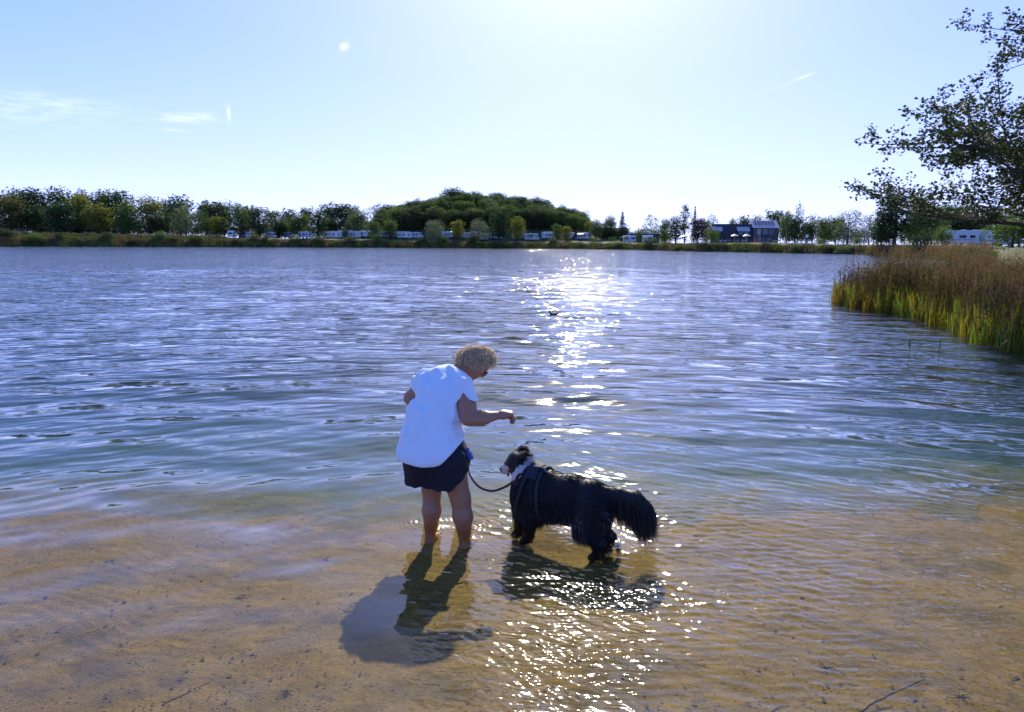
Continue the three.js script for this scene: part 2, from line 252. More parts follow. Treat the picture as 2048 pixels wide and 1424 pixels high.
const TREE_NAME = { oak: 'oak_tree', alder: 'alder_tree', poplar: 'poplar_tree', willow: 'willow_tree', birch: 'birch_tree', bush: 'bush', conifer: 'conifer_tree' };
let treeCount = 0;
function plant(kind, leaf, x, z, height, halfWidth, label, group, seed) {
  const i = seed ?? treeCount++, t = thing(TREE_NAME[kind], label, kind === 'bush' ? 'bush' : 'tree', [x, landY(x, z) - 0.05, z], (i * 2.399) % 6.283, group);
  t.scale.set(halfWidth / CROWNS[kind][0], height, halfWidth / CROWNS[kind][0]);
  mesh('trunk', trunkGeometry(kind), kind === 'birch' ? BARK_PALE : BARK, t); mesh('crown', crownGeometry(kind, i % 4), LEAF[leaf], t);
  return t;
}
// bearing column, row of the top, distance, kind, leaf, width in columns
const TREES = {
  'left bank': [[-30, 386, 303, 'oak', 'oak', 72], [35, 378, 303, 'oak', 'oak', 66], [72, 375, 300, 'oak', 'dark', 60], [120, 376, 306, 'oak', 'oak', 72], [165, 385, 297, 'oak', 'yellow', 50], [170, 382, 322, 'oak', 'dark', 40], [205, 384, 312, 'oak', 'oak', 50], [236, 379, 306, 'oak', 'oak', 84], [200, 408, 290, 'oak', 'yellow', 58], [122, 405, 287, 'oak', 'dark', 66], [24, 391, 287, 'oak', 'brown', 74], [75, 412, 290, 'oak', 'oak', 50], [255, 406, 288, 'oak', 'green', 52], [300, 394, 300, 'oak', 'yellow', 66], [312, 428, 286, 'alder', 'dark', 42], [362, 391, 302, 'oak', 'oak', 62], [335, 402, 310, 'oak', 'oak', 50], [372, 412, 285, 'willow', 'pale', 66], [403, 420, 286, 'willow', 'oak', 40], [412, 404, 308, 'oak', 'oak', 44], [-70, 380, 300, 'oak', 'oak', 90], [280, 440, 285, 'alder', 'green', 26]],
  'camp site': [[428, 403, 306, 'oak', 'oak', 60], [448, 402, 312, 'oak', 'dark', 44], [478, 409, 303, 'oak', 'green', 54], [434, 433, 291, 'alder', 'yellow', 30], [518, 414, 285, 'alder', 'dark', 50], [498, 412, 312, 'oak', 'oak', 44], [545, 419, 303, 'oak', 'green', 40], [578, 418, 312, 'oak', 'dark', 46], [598, 427, 294, 'oak', 'green', 52], [562, 440, 300, 'oak', 'oak', 40], [614, 413, 308, 'oak', 'oak', 34], [637, 420, 286, 'alder', 'dark', 36], [655, 408, 314, 'oak', 'oak', 46], [681, 405, 314, 'oak', 'dark', 52], [706, 411, 312, 'oak', 'oak', 40], [660, 436, 300, 'oak', 'dark', 46], [716, 422, 296, 'oak', 'pale', 44], [690, 448, 290, 'conifer', 'yellow', 20], [748, 411, 332, 'birch', 'pale', 42], [775, 408, 332, 'oak', 'pale', 50], [730, 440, 305, 'oak', 'oak', 40], [747, 442, 285, 'alder', 'green', 28], [779, 440, 285, 'alder', 'green', 32], [760, 436, 305, 'oak', 'dark', 46]],
  'foot of the hill': [[797, 415, 304, 'oak', 'green', 46], [824, 413, 300, 'alder', 'dark', 44], [848, 424, 302, 'oak', 'oak', 40], [870, 414, 304, 'oak', 'green', 48], [905, 419, 302, 'oak', 'oak', 46], [928, 424, 300, 'alder', 'dark', 34], [948, 417, 304, 'oak', 'green', 50], [984, 414, 306, 'oak', 'green', 44], [1012, 411, 302, 'alder', 'green', 42], [1048, 416, 304, 'oak', 'oak', 44], [1072, 418, 302, 'alder', 'dark', 36], [1096, 419, 304, 'oak', 'green', 44], [1122, 424, 302, 'alder', 'oak', 38], [1147, 428, 300, 'oak', 'green', 40], [1168, 434, 298, 'oak', 'green', 30]],
  'camping lakeside': [[867, 440, 283, 'willow', 'silver', 48], [914, 441, 283, 'alder', 'yellow', 28], [956, 438, 283, 'willow', 'silver', 46], [998, 415, 283, 'alder', 'dark', 40], [1034, 434, 284, 'oak', 'yellow', 32], [1112, 448, 281, 'alder', 'green', 20], [1131, 452, 281, 'alder', 'yellow', 22], [1177, 441, 290, 'oak', 'yellow', 26], [1191, 440, 282, 'oak', 'green', 30], [1218, 432, 292, 'oak', 'pale', 30], [1242, 428, 288, 'conifer', 'blue', 26], [1206, 446, 286, 'alder', 'dark', 24], [1275, 458, 270, 'bush', 'green', 22], [1299, 431, 272, 'birch', 'pale', 40], [1328, 437, 262, 'oak', 'green', 26]],
  'shore left of the house': [[1350, 433, 242, 'alder', 'dark', 36], [1367, 411, 262, 'poplar', 'pale', 22], [1394, 434, 238, 'oak', 'purple', 40], [1386, 418, 272, 'conifer', 'blue', 16], [1420, 427, 244, 'birch', 'green', 30], [1424, 456, 224, 'bush', 'green', 30], [1408, 478, 199, 'bush', 'dark', 44], [1332, 482, 226, 'bush', 'yellow', 24], [1410, 440, 250, 'oak', 'oak', 26]],
  'land behind the house': [[1462, 438, 285, 'oak', 'pale', 22], [1485, 431, 272, 'oak', 'oak', 36], [1512, 430, 275, 'oak', 'oak', 26], [1545, 418, 252, 'oak', 'oak', 48]],
  'shore right of the house': [[1570, 424, 238, 'oak', 'green', 34], [1587, 432, 222, 'oak', 'dark', 44], [1592, 403, 250, 'birch', 'oak', 22], [1622, 427, 236, 'birch', 'pale', 26], [1612, 446, 232, 'oak', 'oak', 30], [1647, 434, 222, 'oak', 'green', 36], [1692, 421, 206, 'willow', 'silver', 76], [1668, 432, 215, 'oak', 'oak', 40], [1712, 474, 186, 'bush', 'pale', 24], [1638, 476, 196, 'bush', 'yellow', 20], [1735, 425, 195, 'birch', 'pale', 40]],
  'right bank': [[1786, 378, 148, 'alder', 'dark', 76], [1760, 420, 150, 'alder', 'dark', 44], [1825, 420, 150, 'oak', 'oak', 50], [1852, 408, 140, 'oak', 'green', 80], [1908, 404, 146, 'oak', 'oak', 90], [1966, 412, 140, 'oak', 'dark', 90], [2022, 428, 118, 'bush', 'green', 110], [2080, 405, 116, 'oak', 'oak', 100], [2036, 384, 190, 'willow', 'pale', 70], [1880, 452, 118, 'bush', 'green', 50], [1838, 458, 120, 'bush', 'dark', 46], [2150, 380, 100, 'oak', 'oak', 130]],
};
const LEAF_WORD = { oak: 'dark green', green: 'mid green', yellow: 'yellow-green', dark: 'very dark green', pale: 'pale green', silver: 'grey-green', purple: 'purple-leaved', blue: 'blue-green', brown: 'olive-brown' };
const KIND_WORD = { oak: 'broad round tree', alder: 'upright oval tree', poplar: 'tall narrow tree', willow: 'rounded willow', birch: 'thin open tree', bush: 'bush', conifer: 'pointed conifer' };
for (const place in TREES) {
  const list = TREES[place].slice().sort((a, b) => a[0] - b[0]), total = {}, seen = {};
  for (const t of list) { const k = t[4] + t[3]; total[k] = (total[k] ?? 0) + 1; }
  for (const [col, row, D, kind, leaf, w] of list) {
    const k = leaf + kind; seen[k] = (seen[k] ?? 0) + 1;
    const x = across(col, D), z = -D, top = 2 + (horizonRow(col) - row) * D / 1480 * 0.988, h = top - landY(x, z);
    const word = LEAF_WORD[leaf] + ' ' + KIND_WORD[kind];
    plant(kind, leaf, x, z, h * 1.03, w * D / 1480 / 2 * 1.08, (total[k] > 1 ? ORD[seen[k] - 1] + ' ' : '') + word + (total[k] > 1 ? ' from the left' : ' standing') + ' on the ' + place, 'trees on the ' + place);
  }
}
{ // trees covering the hill, ridge and slopes
  const R = rng(321); let n = 0;
  for (let row = 0; row < 6; row++) for (let k = 0; k < 17; k++) {
    const D = 312 + row * 9.5 + R() * 6, col = 752 + (k + 0.5 * (row % 2) + 0.5 * R()) * 25.5, x = across(col, D), z = -D, hy = hill(x, z);
    if (hy < 1.5 || col > 1165) continue;
    const h = 5.6 + 2.8 * R(), kind = R() < 0.7 ? 'oak' : 'alder', leaf = ['green', 'oak', 'oak', 'dark', 'pale', 'green'][Math.floor(R() * 6)];
    plant(kind, leaf, x, z, h, kind === 'oak' ? 3.6 + 1.6 * R() : 2.6, 'small tree in the close-packed wood covering the hill', 'trees covering the wooded hill', n++);
  }
  const x = across(906, 345); plant('oak', 'dark', x, -345, 2 + (484.3 - 377) * 345 / 1480 - landY(x, -345), 6.6, 'largest dark round tree on top of the wooded hill', 'trees covering the wooded hill', 2);
}

{ // scattered shrubs right at the far water's edge
  const R = rng(141), cols = [12, 70, 118, 214, 266, 322, 348, 392, 470, 508, 530, 588, 636, 700, 752, 842, 884, 944, 1002, 1060, 1104, 1160, 1236, 1300, 1356, 1440, 1530, 1600, 1660, 1700];
  cols.forEach((col, i) => { const th = Math.atan2(across(col, 200), 200) * 180 / Math.PI, D = (shoreR(th) + 1.2 + 2 * R()) * Math.cos(th * Math.PI / 180), x = across(col, D); plant('bush', ['dark', 'oak', 'green', 'pale', 'brown'][Math.floor(R() * 5)], x, -D, 1.6 + 2.2 * R() * R() + (shoreR(th) > 230 ? 0.6 : 0), 1.5 + 2.2 * R(), (i < 20 ? ORD[i] + ' low shrub from the left' : ORD[29 - i] + ' low shrub from the right') + ' at the far water edge', 'low shrubs at the far water edge'); });
}
{ // shrubs growing under and between the trees behind the vans
  const R = rng(99), spans = [[-40, 420, 300, 'left bank', 24], [420, 800, 303, 'camp site', 20], [800, 1180, 301, 'foot of the hill', 16], [1190, 1345, 288, 'camping lakeside', 7], [1560, 1735, 228, 'shore right of the house', 9], [1735, 2060, 160, 'right bank', 12]];
  for (const [c0, c1, D0, place, n] of spans) for (let i = 0; i < n; i++) { const col = lerp(c0, c1, (i + 0.5) / n) + (R() - 0.5) * 8, D = D0 + R() * 8, x = across(col, D), z = -D, h = (place === 'foot of the hill' ? 5.5 : place === 'right bank' ? 7.5 : place === 'shore right of the house' || place === 'left bank' ? 7 : 5.4) * (0.75 + 0.5 * R()); plant('bush', ['dark', 'oak', 'green', 'dark'][Math.floor(R() * 4)], x, z, h, (c1 - c0) / n * D / 1480 * 0.75, ORD[i % 20] + (i >= 20 ? ' of the last' : '') + ' undergrowth shrub from the left beneath trees on the ' + place, 'undergrowth on the ' + place); }
}

// ---------- rough grass and reeds along the far bank (nobody could count the blades) ----------
const blade = (list, x, z, h, lean, w, tone, R) => { const a = R() * 6.283, dx = Math.cos(a) * w, dz = Math.sin(a) * w, b = R() * 6.283, lx = Math.cos(b) * lean * h, lz = Math.sin(b) * lean * h; list.pos.push(x - dx, 0, z - dz, x + dx, 0, z + dz, x + lx * 0.4 + dx * 0.6, h * 0.6, z + lz * 0.4 + dz * 0.6, x - dx, 0, z - dz, x + lx * 0.4 + dx * 0.6, h * 0.6, z + lz * 0.4 + dz * 0.6, x + lx, h, z + lz); for (let i = 0; i < 6; i++) list.col.push(tone, tone, tone); };
function tuft(n, spread, h, w, seed, lean = 0.3) { const L = { pos: [], col: [] }, R = rng(seed); for (let i = 0; i < n; i++) { const a = R() * 6.283, r = spread * Math.sqrt(R()); blade(L, Math.cos(a) * r, Math.sin(a) * r, h * (0.55 + 0.6 * R()), lean * R(), w, 0.7 + 0.6 * R(), R); } return geometry(L.pos, null, { color: L.col }); }
function scatter(name, geo, mat, spots, label, category) {
  const m = new THREE.InstancedMesh(geo, mat, spots.length), M = new THREE.Matrix4(), q = new THREE.Quaternion(), Y = V(0, 1, 0), c = new THREE.Color();
  spots.forEach(([x, y, z, s, sy, turn, col], i) => { m.setMatrixAt(i, M.compose(V(x, y, z), q.setFromAxisAngle(Y, turn), V(s, sy, s))); m.setColorAt(i, c.setRGB(...col)); });
  m.name = name; m.castShadow = m.receiveShadow = true; m.userData.kind = 'stuff'; scene.add(m); tag(m, label, category); return m;
}
const grassMat = new THREE.MeshPhysicalMaterial({ color: rgb(1, 1, 1), roughness: 1, transmission: 0.35, thickness: 0, specularIntensity: 0.2, vertexColors: true, side: THREE.DoubleSide });
{
  const R = rng(55), spots = [];
  for (let a = -40; a < 33; ) {
    const r0 = shoreR(a) * (1 + 0.012 * N2(a * 0.35, 3)); a += 20 / r0 * (0.25 + 0.3 * R());
    const green = sstep(-0.75, 0.2, N2(a * 0.9, 8) + 0.8 * N2(a * 5.1, 2)), left = 1 - sstep(-24, -18, a), tall = 0.35 + 0.95 * sstep(-0.5, 0.7, N2(a * 2.3, 30) + 0.6 * N2(a * 9, 4));
    for (let k = 0; k < 7; k++) {
      const q = -0.4 + Math.pow(R(), 1.3) * (left > 0.5 ? 11 : 6), r = r0 + q, t = a * Math.PI / 180, x = Math.sin(t) * r, z = -Math.cos(t) * r;
      const dk = 0.55 + 0.6 * sstep(-0.6, 0.5, N2(a * 4.2, 70 + q * 0.4)), g = clamp(green + 0.5 * (R() - 0.5)), h = (q < 2.2 ? 1.0 : 0.6) * tall * (0.8 + 0.5 * R());
      spots.push([x, landY(x, z) - 0.05, z, 1.2, h, R() * 6.28, [lerp(0.19, 0.12, g) * dk, lerp(0.14, 0.150, g) * dk, lerp(0.07, 0.035, g) * dk]]);
    }
  }
  scatter('bank_grass', tuft(34, 0.75, 1, 0.035, 71), grassMat, spots, 'rough green and brown grass and reeds lining the far bank', 'grass');
}

// ---------- camper vans and caravans ----------
const WHITE = std(rgb(0.62, 0.62, 0.62), 0.45), CREAM = std(rgb(0.62, 0.56, 0.45), 0.5), NAVY = std(rgb(0.03, 0.045, 0.10), 0.5), GREYP = std(rgb(0.20, 0.21, 0.23), 0.5), DARKGLASS = std(rgb(0.02, 0.03, 0.045), 0.08, { metalness: 0.2 }), TYRE = std(rgb(0.02, 0.02, 0.02), 0.9), STRIPE = std(rgb(0.10, 0.18, 0.42), 0.4), REDP = std(rgb(0.42, 0.05, 0.04), 0.5), SILVER = std(rgb(0.5, 0.51, 0.53), 0.3, { metalness: 0.6 }), DARKCLOTH = std(rgb(0.035, 0.04, 0.055), 0.9);
function profile(points, width, bevel = 0.06) { const s = new THREE.Shape(points.map(([x, y]) => new THREE.Vector2(x, y))); const g = new THREE.ExtrudeGeometry(s, { depth: width - 2 * bevel, bevelEnabled: true, bevelSize: bevel, bevelThickness: bevel, bevelSegments: 2, curveSegments: 3 }); return g.translate(0, 0, -(width - 2 * bevel) / 2); }
const wheelGeo = new THREE.CylinderGeometry(0.34, 0.34, 0.24, 14).rotateX(Math.PI / 2);
const hubGeo = new THREE.CylinderGeometry(0.19, 0.19, 0.26, 10).rotateX(Math.PI / 2);
const VEHICLES = {
  // length along x, nose towards +x
  motorhome: { L: 6.4, W: 2.3, pts: [[-3.2, 0.42], [2.75, 0.42], [3.15, 0.6], [3.2, 1.05], [2.55, 1.35], [2.25, 2.05], [2.6, 2.3], [2.6, 2.72], [2.2, 2.95], [-3.1, 2.9], [-3.2, 2.75]], wheels: [2.1, -1.9], glass: [[2.42, 1.72, 0.35]] },
  integrated: { L: 6.8, W: 2.3, pts: [[-3.4, 0.42], [3.2, 0.42], [3.45, 0.7], [3.4, 1.25], [2.95, 2.5], [2.5, 2.95], [-3.3, 2.95], [-3.4, 2.8]], wheels: [2.3, -2.0], glass: [[3.2, 1.85, 0.35]] },
  caravan: { L: 5.4, W: 2.25, pts: [[-2.5, 0.45], [2.4, 0.45], [2.75, 0.9], [2.6, 1.7], [2.2, 2.5], [1.9, 2.62], [-2.2, 2.62], [-2.6, 2.3], [-2.7, 0.9]], wheels: [-0.2], glass: [[2.56, 1.75, 0.25]] },
  panel_van: { L: 5.6, W: 2.05, pts: [[-2.75, 0.4], [2.5, 0.4], [2.8, 0.6], [2.75, 1.05], [2.0, 1.35], [1.45, 2.4], [1.2, 2.55], [-2.65, 2.6], [-2.75, 2.4]], wheels: [1.85, -1.7], glass: [[1.75, 1.88, 0.47]] },
  car: { L: 4.2, W: 1.75, pts: [[-2.05, 0.35], [2.0, 0.35], [2.1, 0.6], [2.0, 0.85], [1.05, 0.98], [0.35, 1.45], [-1.2, 1.5], [-1.9, 1.0], [-2.1, 0.85]], wheels: [1.3, -1.3], glass: [[0.72, 1.2, 0.9]] },
};
const bodies = {};
function vehicle(kind, col, D, turn, label, opt = {}) {
  const d = VEHICLES[kind], x = across(col, D), z = -D, nm = { motorhome: 'motorhome', integrated: 'motorhome', caravan: 'caravan', panel_van: 'camper_van', car: 'parked_car' }[kind];
  const o = thing(nm, label, { motorhome: 'motorhome', caravan: 'caravan', camper_van: 'van', parked_car: 'car' }[nm], [x, landY(x, z) + (opt.lift ?? 0), z], turn, kind === 'car' ? 'cars among the caravans' : 'camper vans and caravans parked along the far bank');
  o.scale.setScalar(kind === 'car' ? 0.95 : 0.88);
  const paint = opt.paint ?? WHITE;
  mesh('body', bodies[kind] ??= profile(d.pts, d.W), paint, o);
  for (const [gx, gy, lean] of d.glass) { const g = mesh('windscreen', box(0.05, kind === 'car' ? 0.42 : 0.72, d.W * 0.82), DARKGLASS, o); g.position.set(gx + 0.05, gy, 0); g.rotation.z = lean; }
  for (const s of [-1, 1]) {
    for (const wx of d.wheels) { const w = mesh('wheel', wheelGeo, TYRE, o); w.position.set(wx, 0.34, s * (d.W / 2 - 0.1)); mesh('hub', hubGeo, SILVER, w); }
    const wins = kind === 'car' ? [[-0.35, 1.2, 1.5, 0.36]] : kind === 'caravan' ? [[-1.4, 1.7, 1.2, 0.6], [1.2, 1.7, 1.0, 0.6]] : kind === 'panel_van' ? [[-1.2, 1.85, 1.2, 0.5], [0.5, 1.85, 1.1, 0.5]] : [[-2.1, 1.75, 0.9, 0.5], [-0.4, 1.75, 1.2, 0.55], [1.75, 1.7, 0.8, 0.55]];
    for (const [wx, wy, ww, wh] of wins) { const w = mesh('window', box(ww, wh, 0.04), DARKGLASS, o); w.position.set(wx, wy, s * (d.W / 2 + 0.005)); }
    if (kind !== 'car') { const st = mesh('stripe', box(d.L * 0.7, 0.14, 0.02), opt.stripe ?? STRIPE, o); st.position.set(-0.3, 1.12, s * (d.W / 2 + 0.003)); }
  }
  if (kind !== 'car') {
    const rw = mesh('rear_window', box(0.04, 0.55, 1.3), DARKGLASS, o); rw.position.set(d.pts[d.pts.length - 1][0] - 0.04, 1.75, 0);
    const top = Math.max(...d.pts.map((p) => p[1])); const v = mesh('roof_vent', box(0.7, 0.16, 0.6), WHITE, o); v.position.set(-0.6, top + 0.12, 0);
    const door = mesh('door', box(0.65, 1.7, 0.03), opt.paint === CREAM ? CREAM : SILVER, o); door.position.set(0.75, 1.4, d.W / 2 + 0.004);
  }
  for (const s of [-1, 1]) if (kind !== 'caravan') { const l = mesh('headlight', box(0.06, 0.16, 0.3), SILVER, o); l.position.set(d.pts[2][0] + 0.03, 0.85, s * (d.W / 2 - 0.35)); }
  if (opt.awning) { const s = opt.awning, a = mesh('awning', box(3.2, 0.05, 2.2), opt.cloth ?? CREAM, o); a.position.set(-0.6, 2.38, s * (d.W / 2 + 1.1)); a.rotation.x = s * 0.13; for (const px of [-2.1, 0.9]) { const p = mesh('pole', new THREE.CylinderGeometry(0.03, 0.03, 2.25, 6), SILVER, o); p.position.set(px, 1.12, s * (d.W / 2 + 2.15)); } }
  return o;
}
const CAMP = [['panel_van', 426, 292, -0.9, 'camper van right of the willow, its side to the lake'], ['integrated', 462, 291, -1.35, 'motorhome with a striped awning put out to its left', { awning: -1 }], ['caravan', 501, 293, 1.5, 'caravan showing its plain white rear beside the dark waterside tree'], ['panel_van', 541, 292, -0.5, 'white van parked before the brown-roofed hut', { stripe: NAVY }], ['panel_van', 577, 291, -0.9, 'dark grey van standing alone under the trees', { paint: GREYP, stripe: NAVY }], ['motorhome', 609, 291, 2.6, 'white motorhome nosing left, beside the dark upright waterside tree'], ['car', 630, 290, 0.3, 'small silver car half behind the dark upright tree', { paint: SILVER }], ['caravan', 650, 293, 1.2, 'cream caravan left of the two long white motorhomes', { paint: CREAM }], ['integrated', 668, 290, 0.25, 'left of the two long white motorhomes parked end to end'], ['integrated', 692, 292, 0.35, 'right of the two long white motorhomes parked end to end'], ['motorhome', 710, 290, 2.2, 'white motorhome with a red stripe low on its side', { stripe: REDP }], ['caravan', 724, 292, 0.9, 'small white caravan just left of the waterside alders'], ['panel_van', 735, 291, 1.3, 'van seen end on, left of the first waterside alder'], ['caravan', 750, 292, 0.5, 'white caravan standing behind the first waterside alder'], ['motorhome', 771, 292, 0.4, 'white motorhome between the two waterside alders'], ['caravan', 792, 291, 0.3, 'white caravan right of the second waterside alder'], ['integrated', 808, 290, 0.15, 'long white motorhome side on, left of the grey willows'], ['panel_van', 833, 290, -0.55, 'white van with big side windows just left of the grey willow'], ['car', 878, 289, 0.4, 'dark car with its nose out beneath the grey willow', { paint: NAVY }], ['motorhome', 896, 290, -0.7, 'tall white motorhome between the grey willow and the yellow-green tree'], ['car', 915, 289, 1.2, 'dark car right under the yellow-green tree', { paint: GREYP }], ['panel_van', 930, 290, 2.7, 'white van nosing left towards the yellow-green tree'], ['caravan', 950, 292, 0.2, 'cream caravan behind the second grey willow', { paint: CREAM }], ['motorhome', 968, 289, 1.25, 'white motorhome end on, right of the second grey willow'], ['caravan', 989, 292, 0.4, 'caravan half behind the tall dark waterside tree'], ['caravan', 1037, 290, 0.8, 'pale green-white caravan under the yellow tree'], ['motorhome', 1062, 289, 0.2, 'clean white motorhome side on, left of a dark awning', { awning: 1, cloth: DARKCLOTH }], ['integrated', 1098, 288, 0.35, 'white motorhome between the dark awning and the small waterside alder'], ['panel_van', 1140, 287, -0.6, 'blue-white van beside a dark tent'], ['motorhome', 1165, 284, 2.35, 'white motorhome with a pale awning put out to its left', { awning: -1 }], ['integrated', 1257, 262, -1.25, 'white motorhome facing the lake, awning out to its left', { awning: 1, cloth: DARKCLOTH }], ['motorhome', 1294, 258, -1.4, 'blue-white motorhome facing the lake before the long low building'], ['caravan', 42, 292, 0.25, 'white caravan far left under the trees'], ['motorhome', 1915, 132, 2.75, 'white motorhome half hidden by bushes behind the reed bed', { lift: 0.3 }], ['integrated', 1938, 134, 2.1, 'second white motorhome half hidden behind the reed bed', { lift: 0.3 }], ['caravan', 2008, 136, 0.3, 'white caravan at the end of the pale awning roof', { lift: 0.3 }]];
for (const [kind, col, D, turn, label, opt] of CAMP) vehicle(kind, col, D, turn, label, opt);
{ // dark tent by the blue-white van
  const x = across(1147, 286), t = thing('tent', 'dark grey ridge tent beside the blue-white van', 'tent', [x, landY(x, -286), -286], 0.4);
  mesh('canvas', profile([[-1.3, 0], [1.3, 0], [0.1, 1.9], [-0.1, 1.9]], 2.6, 0.03), DARKCLOTH, t); const f = mesh('entrance', profile([[-0.45, 0], [0.45, 0], [0, 1.3]], 0.04, 0.005), GREYP, t); f.position.z = 1.34;
}

// ---------- buildings on the far bank ----------
const BRICKD = std(rgb(0.125, 0.108, 0.100), 0.9), SLATE = std(rgb(0.030, 0.030, 0.034), 0.7), CLAD = std(rgb(0.040, 0.040, 0.044), 0.85), ZINC = std(rgb(0.50, 0.48, 0.50), 0.38, { metalness: 0.5 }), PANEL = std(rgb(0.10, 0.095, 0.14), 0.22, { metalness: 0.3 }), FRAME = std(rgb(0.7, 0.7, 0.7), 0.5), BROWNROOF = std(rgb(0.10, 0.07, 0.055), 0.9), WOODD = std(rgb(0.11, 0.085, 0.065), 0.9), GLASSL = std(rgb(0.10, 0.15, 0.22), 0.08, { metalness: 0.3 }), PAVE = std(rgb(0.45, 0.41, 0.36), 0.9), TANK = std(rgb(0.06, 0.06, 0.065), 0.8);
function windowAt(o, x, y, z, w, h) { const f = mesh('window', box(w, h, 0.10), FRAME, o); f.position.set(x, y, z); const p = mesh('pane', box(w - 0.14, h * 0.46, 0.04), GLASSL, f); p.position.set(0, h * 0.24, 0.045); const q = mesh('pane', box(w - 0.14, h * 0.40, 0.04), GLASSL, f); q.position.set(0, -h * 0.25, 0.045); return f; }
{ // two-winged house: dark slate wing on the left, brick wing with pale metal roof and solar panels on the right
  const D = 232, s = D / 1480, cx = across(1504, D), base = 2.35, o = thing('house', 'dark two-storey house with solar panels above the right-hand shore', 'house', [cx, base, -D], -0.05);
  const bw = 49 * s, bh = 4.9, aw = 72 * s;
  mesh('wall', box(bw, bh, 7.5, bw / 2, bh / 2 - 0.3, -3.75), BRICKD, o).userData.label = 'grey brick wing';
  const roof = mesh('roof', profile([[0.35, bh - 0.32], [-3.75, bh + 2.0], [-7.9, bh - 0.32]], bw + 0.5, 0.04).rotateY(-Math.PI / 2).translate(bw / 2, 0, 0), ZINC, o);
  const tilt = Math.atan2(2.32, 4.1);
  for (let k = 0; k < 15; k++) { const b = mesh('seam', box(0.05, 0.06, 4.6), ZINC, roof); b.position.set(0.1 + k * (bw - 0.2) / 14, bh + 0.86, -1.68); b.rotation.x = tilt; }
  for (let k = 0; k < 6; k++) { const p = mesh('solar_panel', box(1.0, 0.07, 2.9), PANEL, o); p.position.set(0.95 + k * 1.06, bh + 1.12, -2.02); p.rotation.x = tilt; mesh('panel_frame', merged([box(0.04, 0.09, 2.9, -0.5), box(0.04, 0.09, 2.9, 0.5), box(1.0, 0.09, 0.04, 0, 0, 1.45)]), FRAME, p); }
  for (const u of [0.22, 0.47, 0.71]) windowAt(o, bw * u, 3.35, 0.03, 0.95, 1.65);
  for (const u of [0.25, 0.63]) windowAt(o, bw * u, 1.15, 0.03, 0.8, 1.9);
  const door = mesh('door', box(1.3, 2.3, 0.12), GLASSL, o); door.position.set(bw * 0.45, 0.95, 0.03); mesh('door_frame', merged([box(0.08, 2.3, 0.14, -0.66), box(0.08, 2.3, 0.14, 0.66), box(1.4, 0.1, 0.14, 0, 1.2), box(0.06, 2.3, 0.14)]), CLAD, door);
  mesh('canopy', box(3.0, 0.16, 1.1, bw * 0.45, 2.32, 0.55), CLAD, o);
  mesh('wall', box(aw, 1.9, 6.6, -aw / 2 - 0.01, 0.65, -3.9), BRICKD, o).userData.label = 'low brick base of the dark wing';
  mesh('roof', profile([[0.2, 1.55], [-1.6, 5.75], [-6.2, 5.75], [-8.0, 1.55]], aw + 0.1, 0.03).rotateY(-Math.PI / 2).translate(-aw / 2 - 0.08, 0, 0), SLATE, o).userData.label = 'dark slate mansard wing';
  for (const [u, w] of [[-3.0, 3.6], [-11.0, 2.9]]) { const d = mesh('dormer', box(w, 1.0, 2.4, u, 2.9, -1.0), CLAD, o); const r = mesh('dormer_roof', box(w + 0.3, 0.09, 2.2), ZINC, d); r.position.set(u, 4.25, -0.55); r.rotation.x = 0.72; if (u > -5) for (const k of [-0.85, 0.85]) windowAt(o, u + k, 2.92, 0.22, 1.05, 0.85); }
  for (let k = 0; k < 4; k++) windowAt(o, -2.6 - k * 2.4, 0.75, -0.56, 1.3, 1.1);
}
{ // long low buildings behind the vans
  const low = (col0, col1, D, h, roof, wall, label, flat) => {
    const x0 = across(col0, D), x1 = across(col1, D), w = x1 - x0, o = thing('low_building', label, 'building', [(x0 + x1) / 2, landY((x0 + x1) / 2, -D) - 0.2, -D]);
    mesh('wall', box(w, h, 6, 0, h / 2, -3), wall, o);
    if (flat) mesh('roof', box(w + 0.6, 0.22, 6.6, 0, h + 0.12, -3), flat, o); else mesh('roof', profile([[0.5, h - 0.05], [-3, h + 1.6], [-6.5, h - 0.05]], w + 0.6, 0.04).rotateY(-Math.PI / 2), roof, o);
    for (let k = 0, n = Math.max(2, Math.floor(w / 3)); k < n; k++) windowAt(o, -w / 2 + w * (k + 0.5) / n, h * 0.55, 0.03, 0.9, 0.9);
  };
  low(-10, 24, 296, 2.3, BROWNROOF, WOODD, 'dark wooden bungalow at the far left edge under the trees');
  low(66, 146, 297, 2.4, BROWNROOF, CLAD, 'dark bungalow hidden behind the big front oak on the left bank');
  low(162, 246, 296, 2.5, BROWNROOF, CLAD, 'long dark bungalow with a pale front under yellow-green trees');
  low(530, 551, 298, 2.4, std(rgb(0.30, 0.24, 0.18), 0.9), WOODD, 'small hut with a brown pitched roof behind a white van');
  low(478, 512, 300, 2.3, BROWNROOF, WOODD, 'dark brown hut behind the plain white caravan');
  low(1190, 1254, 296, 3.0, BROWNROOF, WOODD, 'brown-roofed low building behind the square hedges');
  low(1256, 1317, 284, 3.5, BROWNROOF, std(rgb(0.10, 0.06, 0.05), 0.9), 'long low dark red building with a pale flat roof edge', FRAME);
}
